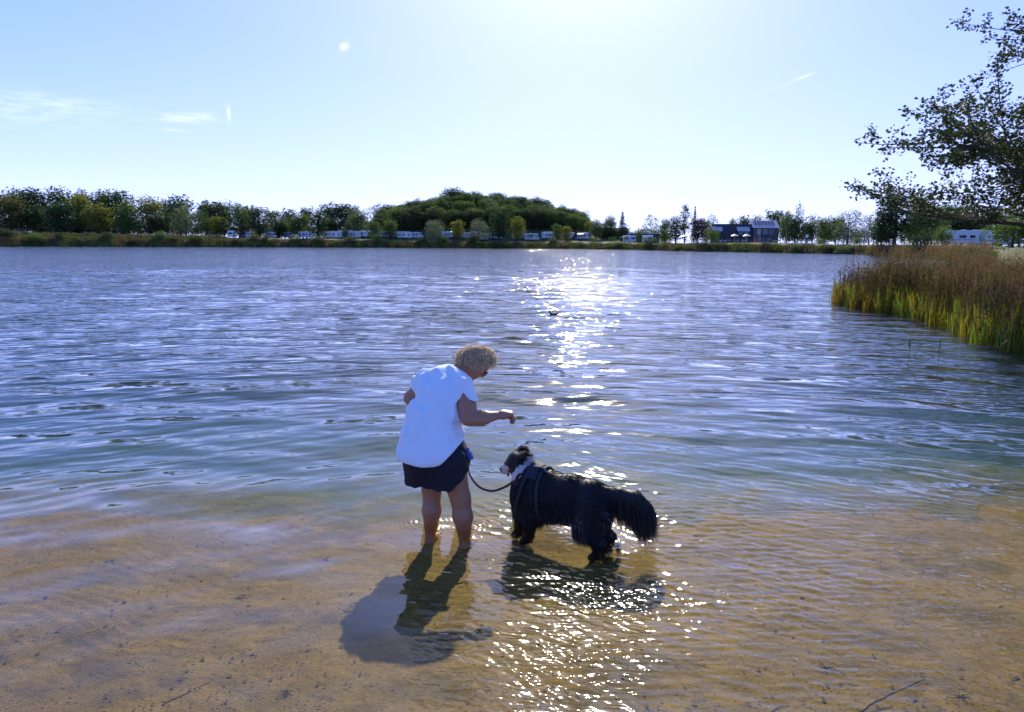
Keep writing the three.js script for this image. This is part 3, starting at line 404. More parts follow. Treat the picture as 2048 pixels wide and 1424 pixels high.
function hedge(col0, col1, D, h, depth, label, leaf = 'green') { // clipped hedge: a block of leaf clumps
  const x0 = across(col0, D), x1 = across(col1, D), w = x1 - x0, L = { pos: [], col: [], tint: [1, 1, 1] }, R = rng(Math.round(col0)), o = thing('hedge', label, 'hedge', [(x0 + x1) / 2, landY((x0 + x1) / 2, -D) - 0.1, -D]);
  const n = Math.round(w * h * 26); for (let i = 0; i < n; i++) { const f = Math.floor(R() * 3), x = (R() - 0.5) * w, y = R() * h, z = (R() - 0.5) * depth; cards(L, R, x, f === 0 ? h * (0.97 + 0.05 * R()) : y, f === 1 ? depth / 2 : f === 2 ? -depth / 2 : z, 0, 0, 0, 0.26, 0.75 + 0.5 * R()); }
  mesh('foliage', geometry(L.pos, null, { color: L.col }), LEAF[leaf], o); mesh('stems', merged([0, 1, 2, 3].map((k) => new THREE.CylinderGeometry(0.04, 0.06, h * 0.8, 5).translate(-w * 0.4 + k * w * 0.27, h * 0.4, 0))), BARK, o);
}
hedge(1172, 1199, 262, 1.7, 1.6, 'square clipped hedge right of the awning motorhome'); hedge(1216, 1231, 260, 1.9, 1.6, 'narrower square hedge right of the bathing stage'); hedge(1267, 1286, 268, 2.1, 1.2, 'dark hedge between the two motorhomes facing the lake', 'dark'); hedge(1303, 1340, 262, 2.1, 1.2, 'long dark hedge right of the motorhomes facing the lake', 'dark'); hedge(1368, 1394, 232, 1.3, 1.2, 'low hedge behind the white garden chairs', 'dark'); hedge(1412, 1470, 228, 1.2, 1.0, 'low dark hedge before the slate wing of the house', 'dark');
function parasol(col, D, r, label) { const x = across(col, D), o = thing('parasol', label, 'parasol', [x, landY(x, -D), -D], 0.3, 'pale parasols by the house'); mesh('canopy', new THREE.ConeGeometry(r, 0.6, 8, 1).translate(0, 2.45, 0), CREAM, o); mesh('pole', new THREE.CylinderGeometry(0.04, 0.04, 2.4, 8).translate(0, 1.2, 0), SILVER, o); mesh('base', new THREE.CylinderGeometry(0.35, 0.4, 0.12, 12).translate(0, 0.06, 0), TANK, o); }
parasol(1467, 222, 1.2, 'pale parasol in front of the slate wing of the house'); parasol(1491, 222, 1.2, 'pale parasol between the slate wing and the brick post'); parasol(1366, 228, 1.45, 'wide pale parasol left of the purple-leaved tree');
{ const put = (col, D) => [across(col, D), landY(across(col, D), -D), -D];
  const post = thing('brick_pillar', 'squat red-brown brick pillar on the terrace before the house', 'pillar', put(1511, 216)); const BR = std(rgb(0.30, 0.10, 0.07), 0.9);
  for (let k = 0; k < 8; k++) mesh('brick', box(1.15, 0.16, 1.15, 0, 0.09 + k * 0.18, 0), BR, post); mesh('cap', box(1.35, 0.14, 1.35, 0, 1.56, 0), BROWNROOF, post);
  const bench = thing('bench', 'pale yellow wooden bench on the terrace right of the house door', 'bench', put(1552, 214)); const Y = std(rgb(0.45, 0.36, 0.16), 0.8); mesh('seat', box(2.4, 0.08, 0.45, 0, 0.48, 0), Y, bench); mesh('backrest', box(2.4, 0.35, 0.06, 0, 0.82, -0.24), Y, bench); for (const s of [-1, 1]) mesh('leg', box(0.08, 0.46, 0.42, s * 1.05, 0.23, 0), Y, bench);
  const sign = thing('sign_board', 'small white notice board on a post right of the house', 'sign', put(1611, 205)); mesh('board', box(0.75, 0.85, 0.05, 0, 2.1, 0), FRAME, sign); for (const s of [-1, 1]) mesh('post', box(0.07, 1.7, 0.07, s * 0.3, 0.85, -0.05), SILVER, sign);
  const tbl = thing('garden_table', 'white garden table on the lawn left of the slate wing', 'table', put(1444, 214)); mesh('table_top', box(1.5, 0.06, 0.8, 0, 0.74, 0), FRAME, tbl); for (const a of [-1, 1]) for (const b of [-1, 1]) mesh('leg', box(0.06, 0.72, 0.06, a * 0.65, 0.36, b * 0.32), FRAME, tbl);
  for (const [c, w] of [[1383, 'left'], [1388, 'right']]) { const ch = thing('garden_chair', w + ' one of two white garden chairs before the low hedge', 'chair', put(c, 226), c * 0.7, 'white garden chairs'); mesh('seat', box(0.45, 0.05, 0.45, 0, 0.43, 0), FRAME, ch); mesh('backrest', box(0.45, 0.5, 0.05, 0, 0.7, -0.22), FRAME, ch); for (const a of [-1, 1]) for (const b of [-1, 1]) mesh('leg', box(0.04, 0.42, 0.04, a * 0.19, 0.21, b * 0.19), FRAME, ch); }
  { const t = thing('terrace', 'pale paved terrace in front of the dark house', 'terrace', [across(1565, 218), landY(across(1565, 218), -218) + 0.03, -218]); mesh('paving', box(24, 0.12, 6, 0, 0.02, 0), PAVE, t); mesh('kerb', box(24.2, 0.2, 0.18, 0, 0.02, 3.1), FRAME, t); }
  const stage = thing('bathing_stage', 'small dark wooden bathing stage at the water below the hedges', 'jetty', [across(1202, 246), 0, -246]);
  for (let k = 0; k < 9; k++) mesh('plank', box(2.8, 0.07, 0.28, 0, 0.62, -1.2 + k * 0.3), WOODD, stage); for (const a of [-1, 1]) for (const b of [-1, 1]) mesh('post', new THREE.CylinderGeometry(0.07, 0.07, 3.4, 8).translate(a * 1.25, -0.9, b * 1.1), WOODD, stage);
  for (let k = 0; k < 5; k++) { const x = across(1590 + k * 11, 210); const b = thing('bicycle', ORD[k] + ' parked bicycle from the left in the row below the notice board', 'bicycle', [x, landY(x, -210), -210], 0.5 + k * 0.35, 'bicycles parked near the notice board'); for (const s of [-1, 1]) mesh('wheel', new THREE.TorusGeometry(0.33, 0.025, 6, 18).translate(s * 0.52, 0.34, 0), TYRE, b); mesh('frame', merged([limb([V(-0.52, 0.34, 0), V(-0.1, 0.32, 0), V(0.35, 0.85, 0)], 0.022, 0.022, 5), limb([V(-0.1, 0.32, 0), V(-0.22, 0.9, 0)], 0.02, 0.02, 5), limb([V(0.52, 0.34, 0), V(0.33, 0.98, 0)], 0.02, 0.02, 5), limb([V(-0.2, 0.82, 0), V(0.37, 0.86, 0)], 0.02, 0.02, 5)]), SILVER, b); mesh('saddle', box(0.26, 0.06, 0.13, -0.24, 0.94, 0), TYRE, b); mesh('handlebar', box(0.04, 0.04, 0.5, 0.32, 1.0, 0), TYRE, b); }
  // long pale awning roof behind the reed bed on the right
  const aw = thing('awning_shelter', 'long shelter with a thin white roof behind the reeds, right of the motorhomes', 'shelter', put(1982, 138)); aw.position.y += 0.3; mesh('roof', box(5.6, 0.14, 3.2, 0, 2.75, 0), WHITE, aw); mesh('wall', box(5.4, 2.6, 0.08, 0, 1.3, -1.5), CLAD, aw); for (const a of [-1, 0, 1]) mesh('post', box(0.09, 2.65, 0.09, a * 2.6, 1.33, 1.45), SILVER, aw);
  const li = thing('mast', 'thin pole standing among the trees right of the notice board', 'pole', put(1570, 222)); mesh('shaft', new THREE.CylinderGeometry(0.05, 0.07, 4.2, 8).translate(0, 2.1, 0), SILVER, li); mesh('lamp_head', box(0.5, 0.12, 0.2, 0.2, 4.2, 0), GREYP, li);
}
// ---------- the reed bed on the right ----------
{
  const R = rng(808), edge = table([[-28.5, 14.5], [-27.4, 12.2], [-26, 11.5], [-24, 11.2], [-21.5, 11.5], [-19, 11.35], [-17.2, 10.7], [-15.6, 10.15], [-14.2, 10.3], [-12.6, 11.6], [-11, 14.5]]);
  const stalks = (n, seed) => {   // one clump of last year's dry stalks with hanging blades and seed plumes
    const L = { pos: [], col: [] }, Q = rng(seed), tri = (a, b, c, t) => { L.pos.push(...a, ...b, ...c); for (let i = 0; i < 3; i++) L.col.push(...t); };
    for (let i = 0; i < n; i++) {
      const a = Q() * 6.283, r = 0.27 * Math.sqrt(Q()), x = Math.cos(a) * r, z = Math.sin(a) * r, h = 0.72 + 0.33 * Q(), lx = (Q() - 0.5) * 0.22 + 0.03, lz = (Q() - 0.5) * 0.16, w = 0.0042, t = 0.65 + 0.7 * Q(), c = [t, t * (0.92 + 0.1 * Q()), t * 0.9], b = Q() * 6.283, dx = Math.cos(b) * w, dz = Math.sin(b) * w;
      for (const [ux, uz] of [[dx, dz], [-dz, dx]]) { tri([x - ux, 0, z - uz], [x + ux, 0, z + uz], [x + lx * 0.5 + ux * 0.8, h * 0.55, z + lz * 0.5 + uz * 0.8], c); tri([x + lx * 0.5 - ux, h * 0.5, z + lz * 0.5 - uz], [x + lx * 0.5 + ux, h * 0.5, z + lz * 0.5 + uz], [x + lx, h, z + lz], c); }
      for (let k = 0; k < 4; k++) { const f = 0.3 + 0.55 * Q(), px = x + lx * f, py = h * f, pz = z + lz * f, g = Q() * 6.283, l = 0.10 + 0.10 * Q(), ex = Math.cos(g) * l, ez = Math.sin(g) * l, e = py + l * (0.5 - 0.9 * Q()); tri([px, py - 0.004, pz], [px, py + 0.006, pz], [px + ex * 0.9, e, pz + ez * 0.9], c); tri([px + ex * 0.25, py + (e - py) * 0.25 + 0.012, pz + ez * 0.25], [px, py, pz], [px + ex, e, pz + ez], c); }
      if (Q() < 0.5) { const pc = [t * 1.75, t * 1.55, t * 1.45]; for (let k = 0; k < 7; k++) { const f = 0.90 + 0.02 * k, g = Q() * 6.283, s = 0.012 + 0.012 * Q(); tri([x + lx * f, h * f, z + lz * f], [x + lx * f + Math.cos(g) * s + 0.01, h * f + 0.018, z + lz * f + Math.sin(g) * s], [x + lx + 0.02 + Math.cos(g) * s, h * f + 0.05 - 0.02 * Q(), z + lz + Math.sin(g) * s], pc); } }
    }
    return geometry(L.pos, null, { color: L.col });
  };
  const dry = [], fresh = [];
  for (let z = -28.4; z < -11; z += 0.26) for (let x = edge(z); x < 27; x += 0.26 + Math.max(0, x - edge(z) - 3) * 0.05) {
    const px = x + (R() - 0.5) * 0.3, pz = z + (R() - 0.5) * 0.3, q = px - edge(pz), tip = sstep(-28.5, -24, pz);
    if (shore(px, pz) < -11) continue;
    if (R() < 0.30 + 0.68 * sstep(-0.1, 0.8, q) * (0.35 + 0.65 * tip)) dry.push([px, Math.max(-0.12, shore(px, pz) < 0 ? landY(px, pz) * 0.7 - 0.1 : -1), pz, 1, (1.42 + 0.5 * R() + 0.35 * N2(px * 0.45, pz * 0.45)) * (0.80 + 0.20 * sstep(0, 1.5, q)) * (0.93 + 0.07 * tip), R() * 6.28, R() < 0.2 ? [0.095, 0.095, 0.022] : [0.080 + 0.05 * R(), 0.062 + 0.03 * R(), 0.030 + 0.016 * R()]]);
    if (q < 1.5 + R() * 1.2 && R() < 0.80 - 0.2 * q) fresh.push([px - 0.12, -0.1, pz, 1, (0.55 + 0.42 * R()) * (1 + 0.25 * sstep(-20, -14, pz) - 0.1), R() * 6.28, [0.13 + 0.15 * R(), 0.16 + 0.09 * R(), 0.012 + 0.012 * R()]]);
  }
  scatter('dry_reeds', stalks(14, 31), grassMat, dry, 'dry brown reeds with pale seed plumes standing on the right', 'reeds');
  const shootMat = new THREE.MeshPhysicalMaterial({ color: rgb(1, 1, 1), roughness: 0.9, transmission: 0.5, thickness: 0, specularIntensity: 0.3, vertexColors: true, side: THREE.DoubleSide });
  scatter('green_reeds', tuft(24, 0.17, 1, 0.0095, 91, 0.22), shootMat, fresh, 'young bright green reed shoots along the edge of the reed bed', 'reeds');
  // brown reeds lining the bank farther back on the right
  const far = []; for (let a = 25.5; a < 32.6; a += 0.035) { const r = shoreR(a) * (1 + 0.012 * N2(a * 0.35, 3)) + 2.2 * (R() - 0.3), t = a * Math.PI / 180, x = Math.sin(t) * r, z = -Math.cos(t) * r; far.push([x, landY(x, z) - 0.2, z, 2.4, 2.0 + 0.7 * R(), R() * 6.28, [0.20 + 0.06 * R(), 0.135 + 0.03 * R(), 0.075]]); }
  scatter('far_dry_reeds', stalks(26, 47), grassMat, far, 'brown reeds along the water on the right bank, beyond the reed bed', 'reeds');
  const SHOOT = std(rgb(0.14, 0.17, 0.02), 0.7, { side: THREE.DoubleSide });
  for (const [x, z, h, label] of [[7.1, -13.1, 0.34, 'leftmost of three lone green reed shoots standing in open water'], [7.35, -12.6, 0.42, 'middle of three lone green reed shoots standing in open water'], [8.55, -12.8, 0.50, 'rightmost of three lone green reed shoots standing in open water'], [9.6, -14.3, 0.55, 'yellow-green shoot just in front of the reed bed']]) {
    const o = thing('reed_shoot', label, 'reed', [x, -depthAt(x, z), z], x, 'lone reed shoots in the water'), d = depthAt(x, z);
    mesh('stem', limb([V(0, 0, 0), V(0.01, d, 0), V(0.03, d + h, 0.01)], 0.007, 0.003, 5), SHOOT, o);
    for (const [f, s] of [[0.35, 1], [0.55, -1], [0.75, 1]]) mesh('blade', geometry([0.012, d + h * f, 0, 0.02, d + h * f + 0.03, 0.004, s * 0.09, d + h * f + 0.13, 0.02, s * 0.05, d + h * f + 0.06, -0.012], [0, 1, 2, 0, 2, 3]), SHOOT, o);
  }
}
// ---------- the tree leaning in from the right ----------
{
  const R = rng(2024), X = 17.5, Z = -16.6, base = landY(X, Z) - 0.25, wood = [], leaves = { pos: [], col: [] }, dirv = V(0, 0, 0);
  const o = thing('waterside_tree', 'big leafy tree reaching in from the right edge over the reeds', 'tree', [X, base, Z]);
  const leaf = (p, scale) => {   // a single leaf: two facets folded along its rib
    const a = R() * 6.283, el = (R() - 0.6) * 1.6, c = Math.cos(el), fx = Math.cos(a) * c, fy = Math.sin(el), fz = Math.sin(a) * c, b = R() * 6.283, sx0 = Math.cos(b), sy0 = (R() - 0.5), sz0 = Math.sin(b), dot = fx * sx0 + fy * sy0 + fz * sz0;
    const sx = sx0 - fx * dot, sy = sy0 - fy * dot, sz = sz0 - fz * dot, l = scale * (0.058 + 0.040 * R()), w = l * 0.36 / Math.hypot(sx, sy, sz), t = 0.7 + 0.6 * R(), y = R() * 0.35;
    const tip = [p.x + fx * l, p.y + fy * l, p.z + fz * l], m = [p.x + fx * l * 0.55, p.y + fy * l * 0.55 - l * 0.08, p.z + fz * l * 0.55];
    leaves.pos.push(p.x, p.y, p.z, m[0] + sx * w, m[1] + sy * w + l * 0.12, m[2] + sz * w, ...tip, p.x, p.y, p.z, ...tip, m[0] - sx * w, m[1] - sy * w + l * 0.12, m[2] - sz * w);
    for (let i = 0; i < 6; i++) leaves.col.push(t * (1 + y), t, t * (1 - 0.4 * y));
  };
  const cluster = (p, n, s) => { for (let i = 0; i < n; i++) leaf(V(p.x + (R() - 0.5) * 0.19, p.y + (R() - 0.5) * 0.16, p.z + (R() - 0.5) * 0.19), s); };
  const grow = (p0, dir, len, r0, level) => {
    const n = level < 2 ? 6 : 4, pts = [p0.clone()], d = dir.clone();
    for (let i = 1; i <= n; i++) { d.x += (R() - 0.5) * 0.22; d.z += (R() - 0.5) * 0.26; d.y += (level === 1 ? 0.05 * (i < 3 ? -1 : 0.6) : 0.04) + (R() - 0.5) * 0.20; d.normalize(); pts.push(pts[i - 1].clone().addScaledVector(d, len / n)); }
    wood.push(limb(pts, r0, r0 * (level === 1 ? 0.28 : 0.35), level < 2 ? 7 : level < 3 ? 5 : 3));
    if (level >= 3) { for (let i = 1; i <= n; i++) cluster(pts[i], i === n ? 10 : 5, 1.15); return; }
    const kids = level === 1 ? Math.round(6 + len * 2.2) : Math.round(3 + len * 3.0);
    for (let k = 0; k < kids; k++) {
      const f = (level === 1 ? 0.22 : 0.15) + 0.83 * (k + R() * 0.8) / kids, i = Math.min(n - 1, Math.floor(f * n)), p = pts[i].clone().lerp(pts[i + 1], f * n - i), along = pts[i + 1].clone().sub(pts[i]).normalize();
      const side = V(R() - 0.5, (R() - 0.42) * 0.75, R() - 0.5).normalize(); const nd = along.multiplyScalar(0.75).addScaledVector(side, 0.85).normalize(); if (p.y < 2.6 && nd.y < 0.05) { nd.y = 0.05 + 0.3 * R(); nd.normalize(); }
      grow(p, nd, level === 1 ? len * (0.42 - 0.2 * f) * (0.8 + 0.5 * R()) : 0.28 + 0.25 * R(), r0 * (level === 1 ? 0.33 : 0.35) * (1 - 0.5 * f), level + 1);
    }
    if (level === 2) cluster(pts[n], 10, 1.15);
  };
  const trunk = [V(0, 0, 0), V(-0.1, 1.2, 0.05), V(-0.05, 2.6, 0), V(0.12, 4.6, -0.1), V(0.05, 7, 0.1), V(0.1, 9.6, 0)];
  wood.push(limb(trunk, 0.34, 0.07, 12));
  // limbs: height, bearing (0 = towards the open water on the left), length, rise
  const limbs = [[1.6, 0.12, 7.2, 0.12, 0.10], [1.9, -0.16, 7.6, 0.13, 0.10], [2.2, 0.26, 7.6, 0.12, 0.10], [2.5, -0.05, 7.7, 0.14, 0.10], [2.9, 0.3, 7.2, 0.16, 0.10], [3.3, -0.3, 7.0, 0.18, 0.10], [3.6, 0.05, 6.8, 0.22, 0.10], [4.1, 0.08, 6.4, 0.34, 0.10], [4.7, -0.22, 5.8, 0.42, 0.09], [5.2, 0.3, 5.4, 0.48, 0.09], [5.9, 0.0, 4.8, 0.6, 0.08], [6.6, -0.4, 4.2, 0.7, 0.07], [7.1, 0.4, 3.8, 0.8, 0.07], [8.0, 0.0, 3.2, 1.0, 0.06], [8.8, 0.8, 2.6, 1.3, 0.05], [3.0, 1.5, 4.6, 0.3, 0.1], [4.4, -1.5, 4.4, 0.4, 0.1], [5.6, 1.4, 4.0, 0.5, 0.08], [6.8, -1.4, 3.6, 0.7, 0.07], [3.6, 3.0, 4.2, 0.4, 0.09], [5.4, 2.4, 4.0, 0.6, 0.08], [6.4, -2.4, 3.8, 0.7, 0.07], [9.2, -1.6, 2.2, 1.6, 0.05]];
  for (const [h, b, len, rise, r] of limbs) { const i = trunk.findIndex((p) => p.y > h), p = trunk[i - 1].clone().lerp(trunk[i], (h - trunk[i - 1].y) / (trunk[i].y - trunk[i - 1].y)); dirv.set(-Math.cos(b), rise, Math.sin(b)).normalize(); grow(p, dirv, len, r, 1); }
  mesh('trunk', merged(wood), BARK, o);
  const f = mesh('crown', geometry(leaves.pos, null, { color: leaves.col }), new THREE.MeshPhysicalMaterial({ color: rgb(0.070, 0.105, 0.024), roughness: 0.7, transmission: 0.4, thickness: 0, specularIntensity: 0.4, vertexColors: true, side: THREE.DoubleSide }), o); f.userData.kind = 'stuff';
}
// ---------- figures: smooth distance fields meshed on a grid ----------
function nets(f, lo, hi, cell) {
  const nx = Math.ceil((hi[0] - lo[0]) / cell) + 1, ny = Math.ceil((hi[1] - lo[1]) / cell) + 1, nz = Math.ceil((hi[2] - lo[2]) / cell) + 1, v = new Float32Array(nx * ny * nz), at = (i, j, k) => (k * ny + j) * nx + i;
  for (let k = 0; k < nz; k++) for (let j = 0; j < ny; j++) for (let i = 0; i < nx; i++) v[at(i, j, k)] = f(lo[0] + i * cell, lo[1] + j * cell, lo[2] + k * cell);
  const id = new Int32Array(nx * ny * nz).fill(-1), pos = [], idx = [], E = [[0, 1], [2, 3], [4, 5], [6, 7], [0, 2], [1, 3], [4, 6], [5, 7], [0, 4], [1, 5], [2, 6], [3, 7]], c = new Float32Array(8);
  for (let k = 0; k < nz - 1; k++) for (let j = 0; j < ny - 1; j++) for (let i = 0; i < nx - 1; i++) {
    let m = 0; for (let q = 0; q < 8; q++) { c[q] = v[at(i + (q & 1), j + ((q >> 1) & 1), k + (q >> 2))]; if (c[q] < 0) m++; }
    if (!m || m === 8) continue;
    let x = 0, y = 0, z = 0, n = 0;
    for (const [a, b] of E) if ((c[a] < 0) !== (c[b] < 0)) { const t = c[a] / (c[a] - c[b]); x += (a & 1) + t * ((b & 1) - (a & 1)); y += ((a >> 1) & 1) + t * (((b >> 1) & 1) - ((a >> 1) & 1)); z += (a >> 2) + t * ((b >> 2) - (a >> 2)); n++; }
    id[at(i, j, k)] = pos.length / 3; pos.push(lo[0] + (i + x / n) * cell, lo[1] + (j + y / n) * cell, lo[2] + (k + z / n) * cell);
  }
  const quad = (a, b, c2, d, flip) => { if (a < 0 || b < 0 || c2 < 0 || d < 0) return; if (flip) idx.push(a, c2, b, a, d, c2); else idx.push(a, b, c2, a, c2, d); };
  for (let k = 1; k < nz - 1; k++) for (let j = 1; j < ny - 1; j++) for (let i = 1; i < nx - 1; i++) {
    const s = v[at(i, j, k)] < 0;
    if (s !== v[at(i + 1, j, k)] < 0) quad(id[at(i, j - 1, k - 1)], id[at(i, j, k - 1)], id[at(i, j, k)], id[at(i, j - 1, k)], !s);
    if (s !== v[at(i, j + 1, k)] < 0) quad(id[at(i - 1, j, k - 1)], id[at(i - 1, j, k)], id[at(i, j, k)], id[at(i, j, k - 1)], !s);
    if (s !== v[at(i, j, k + 1)] < 0) quad(id[at(i - 1, j - 1, k)], id[at(i, j - 1, k)], id[at(i, j, k)], id[at(i - 1, j, k)], !s);
  }
  return geometry(pos, idx);
}
const smin = (a, b, k) => { const h = Math.max(k - Math.abs(a - b), 0) / k; return Math.min(a, b) - h * h * k * 0.25; };
const smax = (a, b, k) => -smin(-a, -b, k);
function cone(a, b, ra, rb) { const dx = b[0] - a[0], dy = b[1] - a[1], dz = b[2] - a[2], l = dx * dx + dy * dy + dz * dz; return (x, y, z) => { const px = x - a[0], py = y - a[1], pz = z - a[2], t = clamp((px * dx + py * dy + pz * dz) / l); return Math.hypot(px - dx * t, py - dy * t, pz - dz * t) - (ra + (rb - ra) * t); }; }
function ell(c, r) { const m = Math.min(...r); return (x, y, z) => { const a = (x - c[0]) / r[0], b = (y - c[1]) / r[1], d = (z - c[2]) / r[2], q = Math.hypot(a, b, d), g = Math.hypot(a / r[0], b / r[1], d / r[2]); return q < 1e-5 ? -m : q * (q - 1) / g; }; }
const chain = (pts, radii) => pts.slice(1).map((p, i) => cone(pts[i], p, radii[i], radii[i + 1]));
const blend = (list, k) => (x, y, z) => { let d = 1e9; for (const f of list) d = smin(d, f(x, y, z), k); return d; };
const join = (list) => { const g = merged(list); return g; };
// a hand: wrist point, pointing axis a, palm-facing axis d, thumb-side axis t; bends are finger curls in radians per joint
function handGeo(w, a, d, t, bends) {
  const at = (x, y, z) => [w[0] + a[0] * x + d[0] * y + t[0] * z, w[1] + a[1] * x + d[1] * y + t[1] * z, w[2] + a[2] * x + d[2] * y + t[2] * z], parts = [];
  const palm = blend([cone(at(0, 0, 0), at(0.03, 0, 0), 0.025, 0.026), ...[-0.03, -0.01, 0.011, 0.031].map((z) => cone(at(0.022, 0, z * 0.6), at(0.082, 0, z), 0.017, 0.0125))], 0.03);
  const fingers = [];
  [[-0.03, 0.060, 0.0078], [-0.01, 0.074, 0.0088], [0.011, 0.078, 0.0092], [0.031, 0.071, 0.0088]].forEach(([z, L, r], i) => { let x = 0.082, y = 0, ang = bends[0] + 0.12 * (i - 1.5), p = at(x, y, z); const q = [p], zz = z; for (let k = 0; k < 3; k++) { const l = L * [0.48, 0.29, 0.23][k]; x += Math.cos(ang) * l; y += Math.sin(ang) * l; q.push(at(x, y, zz * (1 - 0.1 * k))); ang += bends[1]; } fingers.push(blend(chain(q, [r * 1.12, r, r * 0.93, r * 0.8]), 0.006)); });
  const th = [at(0.02, 0.008, 0.022), at(0.048, 0.026, 0.040), at(0.078, 0.040, 0.036), at(0.098, 0.046, 0.022)];
  fingers.push(blend(chain(th, [0.016, 0.0125, 0.0105, 0.0085]), 0.008));
  const f = (x, y, z) => { let m = palm(x, y, z); for (const g of fingers) m = smin(m, g(x, y, z), 0.007); return m; };
  const c = at(0.07, 0.03, 0); return nets(f, c.map((v) => v - 0.125), c.map((v) => v + 0.125), 0.0034);
}
const PB = [-0.47, -0.18, -5.08];
{
  const o = thing('person', 'person in pale blue t-shirt and navy shorts bending over the dog', 'person', PB), T = (g) => { const p = g.attributes.position; for (let i = 0; i < p.count; i++) { const t = Math.max(0, p.getY(i) - 0.5); p.setXYZ(i, p.getX(i) * (1 + 0.05 * t), p.getY(i) - 0.05 * t, p.getZ(i) - 0.30 * t - 0.12 * t * t); } g.computeVertexNormals(); return g.translate(-PB[0], -PB[1], -PB[2]); };   // she leans forward from the hips
  const SKIN = new THREE.MeshPhysicalMaterial({ color: rgb(0.35, 0.155, 0.085), roughness: 0.48, sheen: 0.25, sheenColor: rgb(1, 0.8, 0.7), sheenRoughness: 0.5 });
  // head frame: f looks down to the right, u towards the crown, s her right-hand side (towards the camera)
  const f = V(0.62, -0.74, -0.22).normalize(), u = V(0.74, 0.62, 0.02); u.addScaledVector(f, -u.dot(f)).normalize(); const s = V(0, 0, 0).crossVectors(u, f).normalize(); if (s.z < 0) s.negate();
  const hc = V(-0.262, 1.142, -5.26), H = (a, b, c) => { const p = hc.clone().addScaledVector(f, a).addScaledVector(u, b).addScaledVector(s, c); return [p.x, p.y, p.z]; };
  const local = (fn) => (x, y, z) => { const dx = x - hc.x, dy = y - hc.y, dz = z - hc.z; return fn(dx * f.x + dy * f.y + dz * f.z, dx * u.x + dy * u.y + dz * u.z, dx * s.x + dy * s.y + dz * s.z); };
  const neck = cone([-0.405, 1.055, -5.19], H(-0.035, -0.055, 0), 0.060, 0.056);
  const limbs = [
    ...chain([[-0.60, 0.43, -5.11], [-0.572, 0.225, -5.12], [-0.572, 0.09, -5.10], [-0.588, -0.105, -5.13]], [0.098, 0.064, 0.066, 0.039]),
    ...chain([[-0.592, -0.150, -5.105], [-0.575, -0.155, -5.18], [-0.545, -0.172, -5.29]], [0.036, 0.032, 0.020]),
    ...chain([[-0.42, 0.43, -5.03], [-0.358, 0.215, -5.015], [-0.340, 0.085, -5.0], [-0.332, -0.105, -5.03]], [0.108, 0.070, 0.069, 0.041]),
    ...chain([[-0.334, -0.148, -5.005], [-0.305, -0.152, -5.08], [-0.255, -0.170, -5.18]], [0.037, 0.033, 0.020])];
  const arms = [
    ...chain([[-0.338, 0.99, -5.055], [-0.312, 0.875, -5.01], [-0.305, 0.80, -4.99]], [0.068, 0.063, 0.053]),
    ...chain([[-0.300, 0.792, -4.99], [-0.20, 0.790, -5.0], [-0.078, 0.806, -5.02]], [0.055, 0.047, 0.026]),
    ...chain([[-0.62, 0.985, -5.22], [-0.735, 0.872, -5.285]], [0.064, 0.053]), ...chain([[-0.735, 0.866, -5.285], [-0.65, 0.80, -5.37], [-0.53, 0.76, -5.42]], [0.053, 0.046, 0.026])];
  const L1 = blend(limbs.slice(0, 5), 0.03), L2 = blend(limbs.slice(5, 10), 0.03), A1 = blend(arms.slice(0, 4), 0.025), A2 = blend(arms.slice(4), 0.025), core = blend([ell([-0.50, 0.90, -5.13], [0.14, 0.2, 0.10]), ell([-0.53, 0.60, -5.09], [0.16, 0.2, 0.12]), neck], 0.08);
  const body = (x, y, z) => { const d = smin(core(x, y, z), Math.min(A1(x, y, z), A2(x, y, z)), 0.03); return smin(d, Math.min(L1(x, y, z), L2(x, y, z)), 0.04); };
  const face = local((a, b, c) => {
    let d = ell([0, 0.018, 0], [0.098, 0.104, 0.078])(a, b, c);
    d = smin(d, ell([0.036, -0.055, 0], [0.058, 0.068, 0.056])(a, b, c), 0.04);
    d = smin(d, cone([0.070, -0.104, -0.010], [0.070, -0.104, 0.010], 0.022, 0.022)(a, b, c), 0.035);
    const m = Math.abs(c); d = smin(d, ell([0.064, -0.032, 0.036], [0.030, 0.032, 0.026])(a, b, m), 0.025);
    d = smin(d, cone([0.086, 0.020, 0], [0.080, 0.024, 0.036], 0.014, 0.012)(a, b, m), 0.02);
    d = smax(d, -ell([0.100, 0.000, 0.031], [0.020, 0.011, 0.016])(a, b, m), 0.012);
    d = smin(d, ell([0.078, 0.000, 0.031], [0.013, 0.012, 0.013])(a, b, m), 0.003);
    d = smin(d, cone([0.092, 0.006, 0], [0.116, -0.034, 0], 0.009, 0.0125)(a, b, c), 0.014);
    d = smin(d, ell([0.104, -0.040, 0.011], [0.010, 0.008, 0.008])(a, b, m), 0.008);
    d = smin(d, ell([0.094, -0.066, 0], [0.012, 0.006, 0.021])(a, b, c), 0.005); d = smin(d, ell([0.091, -0.078, 0], [0.012, 0.007, 0.018])(a, b, c), 0.005);
    d = smin(d, ell([-0.004, -0.012, 0.080], [0.020, 0.032, 0.008])(a, b, m), 0.006);
    return d; });
  const head = (x, y, z) => smin(face(x, y, z), neck(x, y, z), 0.03);
  const rh = handGeo([-0.085, 0.806, -5.02], [0.98, 0.10, -0.05], [0.12, -0.99, 0], [-0.05, 0, -0.998], [1.15, 0.55]);
  const lh = handGeo([-0.535, 0.762, -5.418], [0.88, -0.35, -0.32], [-0.30, -0.93, 0.2], [0.36, 0.05, 0.93], [0.7, 0.95]);
